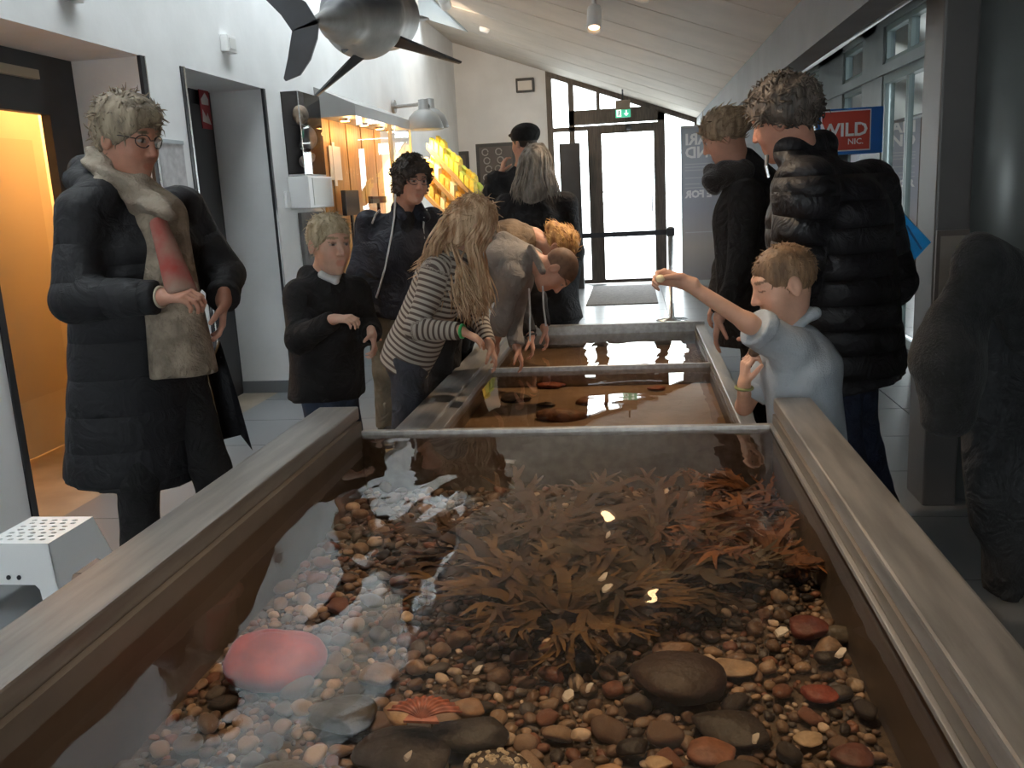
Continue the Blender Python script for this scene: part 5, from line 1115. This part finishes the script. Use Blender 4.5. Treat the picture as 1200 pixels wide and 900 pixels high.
jk += [cap(h.W(-.06, -.05, -.15), h.W(.06, -.05, -.15), .030, None, .03), cap(h.W(-.06, -.05, -.15), h.W(-.07, .05, -.19), .028, .024, .03), cap(h.W(.06, -.05, -.15), h.W(.07, .05, -.19), .028, .024, .03)]
jk.append(cap(h.W(0, .085, -.15), h.W(0, .14, -.36), .045, .03, .02, sub=True))
blob('jacket', jk, .011, m_navy, f.root, disp=lambda P, U, I: .007*wob(P, 16, 6))
m_pipe = mat('white_piping', (.62, .62, .62), .6)
blob('shirt', [cap(q_, r_, .065, .055, .02) for q_, r_ in [(f.j['chest']+f.f*.075, f.j['neck']+f.f*.035-np.array([0, 0, .05]))]], .010, cloth_mat('black_shirt', (.012, .012, .014)), f.root)
def line_on(prims, pts, Y0, r, m, parent, name):   # a cord lying on a surface: march each pixel ray to it
    Q = []
    for x, y in pts:
        d = ray(x, y); d = d/np.linalg.norm(d); t = Y0/d[1]-.7
        for _ in range(60):
            dd = sdf(prims, (CP+d*t)[None])[0]
            if dd < .004: break
            t += max(dd*.8, .002)
            if t > Y0/d[1]+.7: t = Y0/d[1]; break
        Q.append(CP+d*t)
    return MB().tube(Q, r, 6).build(name, m, parent, True)
line_on(jk, [(463, 228), (463, 240), (462, 255), (459, 275), (455, 295), (451, 315), (446, 333), (441, 349)], 4.9, .0055, m_pipe, f.root, 'front_piping')
line_on(jk, [(445, 246), (440, 252), (436, 262)], 4.9, .005, m_pipe, f.root, 'shoulder_piping')
line_on(jk, [(500, 246), (497, 255), (496, 268), (497, 280)], 4.9, .005, m_pipe, f.root, 'front_piping')
f.legs(cloth_mat('khaki_cotton', (.20, .17, .12), .2), .085, .068, .062); f.shoes(m_shoe)

# --- girl with long blond hair, striped top, leaning over the rim
f = Fig('person', 'girl with long reddish-blond hair in a striped top leaning over the lower tank', (.93, .25), .86,
        neck=J(540, 296, 4.06), chest=J(520, 325, 4.06), pelvis=J(478, 420, 4.10), shR=J(512, 318, 3.93), elR=J(487, 385, 3.86), wrR=J(541, 388, 3.80), shL=J(545, 322, 4.22), elL=J(560, 372, 4.25), wrL=J(574, 405, 4.12),
        anR=(-1.16, 3.95, .065), anL=(-1.12, 4.22, .065))
h = Head(J(556, 262, 4.05), (.72, .42, -.55), (.40, .1, .9), .96)
f.body(h, SK2, (.35, .24, .13), [hand_prims(f.j['wrR'], (.85, .15, -.5), (-.3, .2, -1), (.3, .95, .1), .82, .35), hand_prims(f.j['wrL'], (.3, 0, -.9), (-.9, 0, -.3), (0, -1, 0), .82, .4)], nr=.042)
def stripe_mat():
    m = mat('striped_jersey', (.5, .46, .4), .85); nt = m.node_tree; L = nt.links.new; b = nt.nodes['Principled BSDF']; a = nd(nt, 'ShaderNodeAttribute'); a.attribute_name = 'ulen'
    mu = nd(nt, 'ShaderNodeMath', operation='MULTIPLY'); mu.inputs[1].default_value = 2*math.pi/.026; L(a.outputs['Fac'], mu.inputs[0]); si = nd(nt, 'ShaderNodeMath', operation='SINE'); L(mu.outputs[0], si.inputs[0])
    r = nd(nt, 'ShaderNodeValToRGB'); L(si.outputs[0], r.inputs[0]); e = r.color_ramp.elements; e[0].position = .12; e[0].color = (.46, .42, .36, 1); e[1].position = .45; e[1].color = (.10, .075, .065, 1)
    mr = nd(nt, 'ShaderNodeMapRange'); mr.inputs[1].default_value = -1; L(si.outputs[0], mr.inputs[0]); L(mr.outputs[0], r.inputs[0]); e[0].position = .50; e[1].position = .72; L(r.outputs[0], b.inputs['Base Color']); return m
tp = f.torso(.125, .125, .06, 1.25, J(473, 430, 4.10))+f.sleeves(.056, .048, .036, .012, tie=True)
blob('striped_top', tp, .0085, stripe_mat(), f.root, attr=True, disp=lambda P, U, I: .005*wob(P, 20, 7))
f.legs(cloth_mat('grey_denim', (.05, .055, .07), .3, bump=.35, bscale=300), .10, .075, .062, hipr=.13); f.shoes(m_shoe)
hm = hair_mat('hair_strawberry', (.40, .22, .11), (.78, .58, .38))
gd = []
for a in np.linspace(-2.7, 1.2, 15):
    st_ = h.W(.07*math.sin(a), -.03+.055*math.cos(a), .095); sd_ = h.W(.105*math.sin(a), -.02+.085*math.cos(a), .0); nk = h.W(.11*math.sin(a), -.03+.085*math.cos(a), -.10)
    en = J(545+22*math.sin(a*1.3)+10, 372+10*math.cos(a*2), 3.93+.10*math.cos(a)); gd.append((np.array([st_, sd_, nk, (nk+en)/2+np.array([0, 0, -.01]), en]), .022))
hc = hair_cap(h, .012, (.05, -.03), (-.09, -.14), .070, .006, 60, m=hm, parent=f.root, extra=[cap(h.W(0, -.06, -.05), J(545, 330, 4.0), .075, .08, .05), cap(J(552, 310, 3.95), J(562, 365, 3.93), .07, .045, .05), cap(J(520, 290, 4.0), J(500, 312, 3.98), .05, .03, .05)])
fuzz(hc, h, 380, .075, .0034, hm, f.root, 14, .03, seg=5)
strands(gd, 420, .0042, hm, f.root, jit=.02, seed=4, wave=.018)
gd2 = [(np.array([h.W(-.02+.04*i, -.07, .06), h.W(-.05+.03*i, -.12, -.04), J(515-4*i, 285, 4.0-.03*i), J(497+5*i, 312, 3.96), J(480+9*i, 322, 3.97)]), .02) for i in range(3)]
strands(gd2, 110, .0038, hm, f.root, jit=.02, seed=9, wave=.012)
ringband(f.j['wrR']+nrm(f.j['elR']-f.j['wrR'])*-.003, f.j['wrR']-f.j['elR'], .026, .008, mat('green_band', (.05, .42, .12), .4), f.root, 'wristband')

# --- crop-haired boy bent over in a grey hoodie
f = Fig('person', 'boy with cropped hair in a grey hooded sweatshirt bent over the lower tank', (1, 0.05), .92,
        neck=J(621, 304, 4.62), chest=J(592, 312, 4.65), pelvis=J(528, 350, 4.72), shR=J(600, 328, 4.50), elR=J(588, 372, 4.47), wrR=J(582, 396, 4.46), shL=J(610, 330, 4.80), elL=J(600, 378, 4.82), wrL=J(606, 408, 4.74),
        anR=(-1.17, 4.62, .07), anL=(-1.15, 4.86, .07))
h = Head(J(652, 317, 4.60), (.22, -.12, -1), (1, .05, .05), .98)
f.body(h, SK1, (.10, .06, .04), [hand_prims(f.j['wrR'], (.0, .0, -1), (-1, 0, 0), (0, -1, 0), .85, .4), hand_prims(f.j['wrL'], (.3, .0, -1), (-1, 0, 0), (0, -1, 0), .85, .4)], h=.015)
hair_cap(h, .003, (.030, -.0), (-.09, -.075), .072, .001, 80, m=mat('hair_cropped', (.16, .085, .05), .7, var=.2, vscale=40), parent=f.root)
m_hood = cloth_mat('grey_sweat', (.23, .21, .195), .12, .9)
hs = f.torso(.135, .135, .075, 1.3, J(518, 356, 4.72))+f.sleeves(.064, .055, .045, .01)+[cap(J(590, 283, 4.68), J(628, 300, 4.70), .05, .04, .03), cap(J(622, 290, 4.56), J(636, 318, 4.52), .022, .020, .02)]
blob('hooded_sweatshirt', hs, .010, m_hood, f.root, disp=lambda P, U, I: .009*wob(P, 17, 9))
MB().tube([J(620, 338, 4.50), J(621, 360, 4.50), J(621, 400, 4.50)], .005, 6).build('drawstring', m_pipe, f.root); MB().tube([J(636, 335, 4.50), J(637, 360, 4.50), J(640, 382, 4.50)], .005, 6).build('drawstring', m_pipe, f.root)
f.legs(m_blkf, .085, .066, .058); f.shoes(m_shoe)

# --- woman with a bun bent over behind him
f = Fig('person', 'woman with golden hair in a bun and brown quilted jacket bent over the far tank', (1, .05), .95,
        neck=J(625, 278, 5.32), chest=J(598, 286, 5.35), pelvis=J(548, 330, 5.40), shR=J(604, 300, 5.22), elR=J(608, 355, 5.2), wrR=J(622, 394, 5.1), shL=J(612, 300, 5.5), elL=J(630, 350, 5.5), wrL=J(638, 385, 5.4),
        anR=(-1.2, 5.3, .07), anL=(-1.2, 5.55, .07))
h = Head(J(655, 289, 5.30), (.45, -.05, -.9), (.92, 0, .38), 1.0)
f.body(h, SK1, (.3, .2, .1), [hand_prims(f.j['wrR'], (.15, -.1, -1), (-1, 0, 0), (0, -1, 0), .9, .5), hand_prims(f.j['wrL'], (.2, 0, -1), (-1, 0, 0), (0, -1, 0), .9, .5)], h=.016, fh=.006)
hc = hair_cap(h, .012, (.035, -.01), (-.09, -.09), .070, .003, 60, m=hair_mat('hair_golden', (.30, .13, .04), (.62, .36, .12)), parent=f.root, extra=[h.E((0, -.115, .02), (.045, .04, .045), .015)])
fuzz(hc, h, 200, .05, .0032, MATS['hair_golden'], f.root, 6, .0, crown=(0, .09, .05))
blob('quilted_jacket', f.torso(.15, .145, .075, 1.3, J(548, 330, 5.4)), .011, cloth_mat('brown_quilt', (.17, .115, .07), .3, .7, vscale=14), f.root, disp=quilt(.07, .010, .004, zaxis=None))
blob('black_sleeves', f.sleeves(.062, .054, .043, .015, tie=False), .011, m_blkf, f.root)
ringband(f.j['wrR'], f.j['wrR']-f.j['elR'], .031, .006, m_black, f.root, 'watch_strap')
f.legs(m_blkf, .085, .066, .058); f.shoes(m_shoe)

# --- woman with long grey hair, seen from behind
f = Fig('person', 'woman with long wavy grey hair and dark coat, back turned, behind the tanks', (.05, 1), 1.02,
        neck=J(629, 218, 6.72), chest=J(629, 255, 6.72), pelvis=J(632, 330, 6.72), shR=J(664, 238, 6.72), elR=J(674, 295, 6.72), wrR=J(668, 345, 6.66), shL=J(594, 240, 6.72), elL=J(588, 292, 6.72), wrL=J(600, 330, 6.6))
h = Head(J(629, 190, 6.70), (.1, .95, -.1), (0, 0, 1), 1.0)
f.body(h, SK1, (.2, .2, .2), [hand_prims(f.j['wrR'], (0, 0, -1), (-1, 0, 0), (0, 1, 0), .9, .4)], h=.02, fh=.01)
hm = hair_mat('hair_grey', (.13, .11, .09), (.40, .36, .31))
hair_cap(h, .018, (.035, -.05), (-.1, -.15), .070, .004, 60, m=hm, parent=f.root, extra=[cap(h.W(0, -.07, -.02), h.W(0, -.10, -.24), .085, .11, .05, ), cap(h.W(-.06, -.06, -.05), h.W(-.09, -.08, -.24), .05, .05, .04), cap(h.W(.06, -.06, -.05), h.W(.10, -.08, -.24), .05, .05, .04)], hh=.009)
gd = []
for a in np.linspace(-1.5, 1.5, 13):
    gd.append((np.array([h.W(.05*math.sin(a), -.03, .12), h.W(.10*math.sin(a), -.03-.09*math.cos(a), .03), h.W(.12*math.sin(a), -.05-.10*math.cos(a), -.10), h.W(.15*math.sin(a), -.06-.12*math.cos(a), -.22), h.W(.16*math.sin(a), -.06-.12*math.cos(a), -.32+.03*abs(a))]), .016))
strands(gd, 300, .0058, hm, f.root, jit=.02, seed=5, wave=.014)
blob('coat', f.torso(.215, .16, .08, 1.3, J(634, 385, 6.72))+f.sleeves(.078, .068, .055, .01)+[cap(J(652, 330, 6.7), J(664, 376, 6.66), .12, .12, .05, cut=True)], .014, cloth_mat('charcoal_coat', (.014, .014, .017), .2), f.root, disp=lambda P, U, I: .008*wob(P, 14, 3))
f.legs(m_blkf); f.shoes(m_shoe)

# --- person in a black cap, hand raised to the face
f = Fig('person', 'person in a black cap and dark coat raising a hand to the face', (-.3, .95), 1.08,
        neck=J(612, 196, 7.3), chest=J(606, 232, 7.3), pelvis=J(606, 300, 7.3), shR=J(634, 215, 7.34), elR=J(642, 270, 7.3), wrR=J(636, 310, 7.25), shL=J(580, 214, 7.26), elL=J(570, 246, 7.25), wrL=J(588, 202, 7.28))
h = Head(J(614, 168, 7.28), (-.75, .62, -.05), (0, 0, 1), 1.05)
f.body(h, SK1, (.06, .04, .03), [hand_prims(f.j['wrL'], (.25, .0, 1), (.6, .3, 0), (.2, -.9, 0), .95, .6)], h=.02, fh=.01)
blob('cap', [h.E((0, -.014, .05), (.093, .113, .085)), h.E((0, -.03, .075), (.10, .11, .065), .04), cap(h.W(-.05, .10, .07), h.W(.05, .10, .07), .012, None, .02), ell(h.W(0, .03, -.065), h.R, np.array((.2, .2, .085))*h.s, .02, True)], .010, m_blkf, f.root)
hair_cap(h, .008, (.03, .0), (-.09, -.09), .070, .004, 60, m=hair_mat('hair_dark_brown', (.03, .02, .015), (.09, .06, .04)), parent=f.root, hh=.009)
blob('coat', f.torso(.19, .165, .08, 1.3, J(608, 350, 7.3))+f.sleeves(.08, .07, .055, .01), .014, cloth_mat('charcoal_coat', (.014, .014, .017), .2), f.root, disp=lambda P, U, I: .008*wob(P, 14, 2))
f.legs(m_blkf); f.shoes(m_shoe)

# --- woman in black with hair pinned up, right of the lower tank
f = Fig('person', 'woman in a black coat with pinned-up fair hair looking down into the lower tank', (-.9, .1), 1.0,
        neck=J(868, 206, 4.42), chest=J(876, 252, 4.44), pelvis=J(882, 345, 4.46), shL=J(874, 232, 4.24), elL=J(868, 322, 4.20), wrL=J(843, 372, 4.14), shR=J(872, 232, 4.62), elR=J(850, 315, 4.70), wrR=J(838, 352, 4.62),
        anL=(.66, 4.34, .075), anR=(.66, 4.58, .075))
h = Head(J(848, 160, 4.40), (-.86, .16, -.42), (-.30, 0, .95), 1.0)
f.body(h, SK1, (.3, .2, .12), [hand_prims(f.j['wrL'], (-.2, -.05, -1), (.9, 0, -.2), (0, -1, 0), 1.0, .3, .1), hand_prims(f.j['wrR'], (-.35, 0, -.9), (.9, 0, -.3), (0, 1, 0), .9, .4)], h=.015, fh=.0055)
hc = hair_cap(h, .013, (.030, .012), (-.10, -.065), .074, .004, 60, m=hair_mat('hair_ashblond', (.18, .12, .07), (.42, .31, .2)), parent=f.root, size=(1.03, 1.05, 1.0), extra=[h.E((0, -.11, .03), (.05, .045, .05), .03)])
fuzz(hc, h, 300, .05, .003, MATS['hair_ashblond'], f.root, 7, .04, crown=(0, .10, .06))
ct = f.torso(.175, .155, .08, 1.15, J(884, 400, 4.46))+f.sleeves(.075, .064, .05, .012)+[cap(J(872, 188, 4.42), J(900, 212, 4.44), .06, .06, .04)]
blob('coat', ct, .011, m_blkf, f.root, disp=lambda P, U, I: .008*wob(P, 16, 6))
blob('dark_scarf', [cap(J(846, 208, 4.36), J(833, 212, 4.34), .05, .045, .03), cap(J(850, 200, 4.36), J(872, 200, 4.36), .045, .05, .03), cap(J(833, 200, 4.40), J(838, 222, 4.36), .035, .03, .03)], .010, cloth_mat('dark_fur', (.03, .024, .022), .3, sheen=.3, bump=.8, bscale=140), f.root, disp=lambda P, U, I: .006*wob(P, 50, 3))
MB().tube([J(907, 173, 4.12), J(904, 180, 4.12), J(906, 186, 4.12)], .006, 6).build('zip_pull', m_chrome, f.root)
f.legs(m_blkf); f.shoes(m_shoe)

# --- tall man in a black quilted jacket
f = Fig('person', 'man with curly grey-brown hair in a black quilted jacket and jeans, back to the windows', (-.86, .50), 1.05,
        neck=J(940, 192, 3.26), chest=J(970, 262, 3.28), pelvis=J(985, 425, 3.32), shL=J(944, 222, 3.08), elL=J(930, 330, 3.10), wrL=J(905, 395, 3.20), shR=J(1018, 222, 3.50), elR=J(1046, 330, 3.52), wrR=J(1000, 372, 3.60),
        anL=(.80, 3.20, .08), anR=(.92, 3.44, .08))
h = Head(J(918, 140, 3.22), (-.80, .46, -.30), (-.12, 0, .99), 1.06)
f.body(h, SK3, (.10, .07, .05), [hand_prims(f.j['wrL'], (-.5, .2, -.8), (0, 1, 0), (-.5, -.8, 0), 1.0, .5), hand_prims(f.j['wrR'], (-.5, .2, -.8), (0, 1, 0), (-.5, -.8, 0), 1.0, .5)], h=.016, fh=.006)
hc = hair_cap(h, .015, (.030, .022), (-.105, -.068), .070, .007, 85, m=hair_mat('hair_greybrown', (.042, .033, .027), (.15, .12, .098)), parent=f.root, aniso=(1, 1, 1), size=(1.04, 1.06, 1.06))
fuzz(hc, h, 520, .032, .0042, MATS['hair_greybrown'], f.root, 8, .35)
jk = f.torso(.215, .205, .10, 1.20, J(988, 440, 3.32))+f.sleeves(.098, .085, .065, .01, tie=True)+[cap(J(925, 178, 3.18), J(962, 172, 3.34), .055, .06, .04)]
quilted_blob('quilted_jacket', jk, .010, m_blk, f.root, .085, .006)
MB().tube([J(899, 182, 3.02), J(898, 195, 3.0), J(901, 208, 3.0)], .006, 6).build('collar_zip', m_chrome, f.root)
f.legs(m_jeand, .098, .078, .07); f.shoes(m_shoe)
# blue carrier bag on his far arm
pb = J(1068, 330, 3.62); bgr = root('carrier_bag', (pb[0], pb[1], pb[2]-.1), 'bright blue plastic carrier bag held behind the man in the quilted jacket', 'bag')
A = [J(1050, 240, 3.62), J(1064, 256, 3.60), J(1091, 284, 3.60), J(1063, 314, 3.60), J(1045, 318, 3.64)]
MB().prism(A, (.015, .05, 0)).build('bag_body', mat('blue_plastic', (.015, .36, .85), .3, var=.15, vscale=12, bump=.5, bscale=14), bgr)
MB().tube([J(1050, 244, 3.64), J(1066, 270, 3.595), J(1080, 292, 3.595)], .004, 5).build('fold', mat('blue_plastic_dark', (.01, .16, .48), .35), bgr)

# --- boy in a pale blue shirt, one arm stretched out over the water
f = Fig('person', 'boy in a rolled-sleeve grey-blue shirt stretching his dripping hand over the tank', (-.95, .05), .76,
        neck=J(928, 388, 2.87), chest=J(938, 430, 2.88), pelvis=J(948, 540, 2.90), shL=J(925, 408, 2.78), elL=J(876, 378, 2.72), wrL=J(803, 331, 2.70), shR=J(920, 410, 2.97), elR=J(872, 476, 2.99), wrR=J(872, 450, 2.88),
        anL=(.62, 2.84, .06), anR=(.62, 2.98, .06))
h = Head(J(918, 332, 2.86), (-.93, -.16, -.30), (-.22, 0, .97), .98); h.down = True
hLs = hand_prims(f.j['wrL'], (-.92, .0, .28), (-.15, -.75, -.6), (.1, -.3, .9), .80, .95, thumb=(.85, .25, .6))
f.body(h, SK2, (.22, .13, .08), [hLs, hand_prims(f.j['wrR'], (.05, -.1, 1), (.8, .2, 0), (.3, -.9, .2), .80, .95, thumb=(.8, .5, .4))], nr=.043, fh=.0042)
hc = hair_cap(h, .005, (.028, .004), (-.092, -.062), .072, .0022, 75, m=hair_mat('hair_boybrown', (.13, .075, .04), (.33, .2, .11)), parent=f.root, hh=.005)
fuzz(hc, h, 600, .022, .0022, MATS['hair_boybrown'], f.root, 9, .0, lift=.35)
m_shirt = cloth_mat('chambray', (.36, .40, .44), .10, .85, bump=.3, wr=.22, ws=7.)
cu_ = f.j['elL']+(f.j['shL']-f.j['elL'])*.20; cr_ = f.j['elR']+(f.j['shR']-f.j['elR'])*.25
sh_ = f.torso(.125, .118, .06, 1.3, J(950, 560, 2.90))+[cap(f.j['chest']*.45+f.j['neck']*.55, f.j['shL'], .06, .06, .04), cap(f.j['shL'], cu_, .062, .058, .03, cut=True), cap(f.j['chest']*.45+f.j['neck']*.55, f.j['shR'], .06, .06, .04), cap(f.j['shR'], cr_, .06, .054, .03, cut=True)]
blob('shirt', sh_, .0075, m_shirt, f.root, disp=lambda P, U, I: .007*wob(P*np.array([1, 1, .6]), 30, 13)+.0015*wob(P, 60, 3))
blob('rolled_cuff', [cap(cu_+(f.j['shL']-cu_)*.25, cu_-(f.j['shL']-cu_)*.04, .061, .061, .01, cut=True, cuta=True)], .007, m_shirt, f.root, disp=lambda P, U, I: .004*wob(P, 45, 5))
blob('rolled_cuff', [cap(cr_+(f.j['shR']-cr_)*.25, cr_-(f.j['shR']-cr_)*.04, .058, .058, .01, cut=True, cuta=True)], .007, m_shirt, f.root, disp=lambda P, U, I: .004*wob(P, 45, 5))
blob('shirt_collar', [cap(h.W(-.05, -.05, -.115), h.W(.05, -.05, -.115), .017, None, .015), cap(h.W(-.05, -.05, -.115), h.W(-.03, .05, -.15), .016, .012, .015), cap(h.W(.05, -.05, -.115), h.W(.03, .05, -.15), .016, .012, .015)], .006, m_shirt, f.root)
ringband(f.j['wrR']-np.array([0, 0, .012]), (.05, -.1, 1), .026, .005, mat('olive_band', (.20, .20, .07), .6), f.root, 'wristband')
f.legs(m_jeand, .085, .066, .058); f.shoes(m_shoe)
tag(blob('held_shell', [ell(J(884, 412, 2.86), np.eye(3), (.020, .016, .018)), ell(J(888, 404, 2.87), np.eye(3), (.012, .012, .012), .01)], .005, mat('snail_brown', (.10, .06, .035), .5, var=.3, vscale=60), None, disp=lambda P, U, I: .002*wob(P, 120, 2)), 'small brown shell pinched in the hand of the boy in the grey-blue shirt', 'shell')
tag(blob('held_snail', [ell((hLs[7]['b']+hLs[19]['b'])/2, np.eye(3), (.014, .013, .012))], .004, mat('pale_morsel', (.75, .62, .38), .5), None, disp=lambda P, U, I: .001*wob(P, 150, 2)), 'pale morsel held up in the outstretched fingertips of the shirted boy', 'morsel')

# --- visitor at the right edge with a fleece coat over the arm
f = Fig('person', 'visitor in dark clothes beside the column with a fuzzy grey fleece over the arm', (-.6, .8), 1.0,
        neck=(1.42, 2.30, 1.42), chest=(1.42, 2.30, 1.22), pelvis=(1.42, 2.30, .92), shL=(1.26, 2.18, 1.36), elL=(1.22, 2.12, 1.10), wrL=J(1212, 352, 2.12), shR=(1.56, 2.44, 1.36), elR=(1.62, 2.46, 1.08), wrR=(1.50, 2.60, .95))
f.j['wrL'] = J(1200, 345, 2.14)
h = Head((1.40, 2.32, 1.58), (-.6, .8, -.1), (0, 0, 1), 1.0)
f.body(h, SK1, (.08, .05, .04), [hand_prims(f.j['wrL'], (-.95, .1, -.25), (0, .2, -1), (.1, 1, 0), .9, .7)], h=.016, fh=.007)
hair_cap(h, .012, (.035, .0), (-.09, -.09), .072, .004, 60, m=MATS['hair_dark_brown'], parent=f.root, hh=.009)
m_dk = cloth_mat('dark_top', (.013, .014, .016), .2)
blob('top', f.torso(.15, .14, .07, 1.3)+f.sleeves(.065, .056, .045, .03), .012, m_dk, f.root)
f.legs(m_blkf); f.shoes(m_shoe)
ringband(f.j['wrL']+nrm(f.j['elL']-f.j['wrL'])*.01, f.j['wrL']-f.j['elL'], .030, .007, MATS['green_band'], f.root, 'wristband')
m_flc = cloth_mat('grey_fleece', (.009, .010, .011), .35, .95, sheen=.05, bump=.4, bscale=220, vscale=25, wr=.2)
fc = root('fleece_coat', (J(1150, 600, 2.12)[0], 2.12, J(1150, 690, 2.12)[2]), 'fuzzy dark grey fleece coat draped over the arm of the visitor by the column', 'coat')
blob('outer_fleece', [cap(J(1148, 304, 2.10), J(1240, 338, 2.22), .048, .06, .05), cap(J(1142, 306, 2.10), J(1112, 425, 2.06), .034, .062, .05, CR, 1.25), cap(J(1112, 425, 2.06), J(1104, 492, 2.06), .062, .045, .05, CR, 1.25), cap(J(1175, 320, 2.12), J(1195, 400, 2.12), .05, .03, .04)], .009, m_flc, fc,
     disp=lambda P, U, I: .009*np.sin(34*(P@CR)+9*P[:, 2]+2.5*wob(P, 9, 5))+.004*wob(P, 60, 6))
blob('dark_lining', [cap(J(1172, 345, 2.17), J(1168, 470, 2.17), .055, .062, .05, CR, 1.2), cap(J(1168, 470, 2.17), J(1180, 690, 2.18), .062, .05, .05, CR, 1.25, cut=True)], .010, m_dk, fc, disp=lambda P, U, I: .010*np.sin(45*(P@CR)+2*wob(P, 8, 4)))

# ------------------------------------------------------------------ pieces of a part hang under that part (same origin, so only the parent changes)
UNDER = {'hair_locks': 'hair', 'rolled_cuff': 'shirt', 'drawstring': 'hooded_sweatshirt', 'front_piping': 'jacket', 'shoulder_piping': 'jacket', 'collar_zip': 'quilted_jacket', 'zip_pull': 'coat', 'coat_flap': 'coat', 'scarf_end': 'scarf',
         'downlight_glass': 'downlight', 'lens': 'housing', 'lettering': 'cloth', 'fine_print': 'cloth', 'flame_mark': 'plate', 'arrow_mark': 'sign_face', 'door_mark': 'sign_face', 'running_figure': 'sign_face', 'panel': 'leaf', 'handle': 'leaf', 'door': 'body', 'trinket_coils': 'field', 'label_band': 'cylinder', 'fold': 'bag_body', 'swoosh_mark': 'panel', 'barnacle_crust': 'stone'}
for r in [o for o in bpy.data.objects if o.type == 'EMPTY' and o.parent is None]:
    kids = list(r.children); byn = {}
    for c in kids: byn.setdefault(c.name.split('.')[0], []).append(c)
    used = {}
    for c in kids:
        t = UNDER.get(c.name.split('.')[0])
        if t in byn and c.type == 'MESH' and c not in byn[t]:
            i = used.get(t, 0); c.parent = byn[t][min(i, len(byn[t])-1)] if t == 'downlight' else byn[t][0]; used[t] = i+1
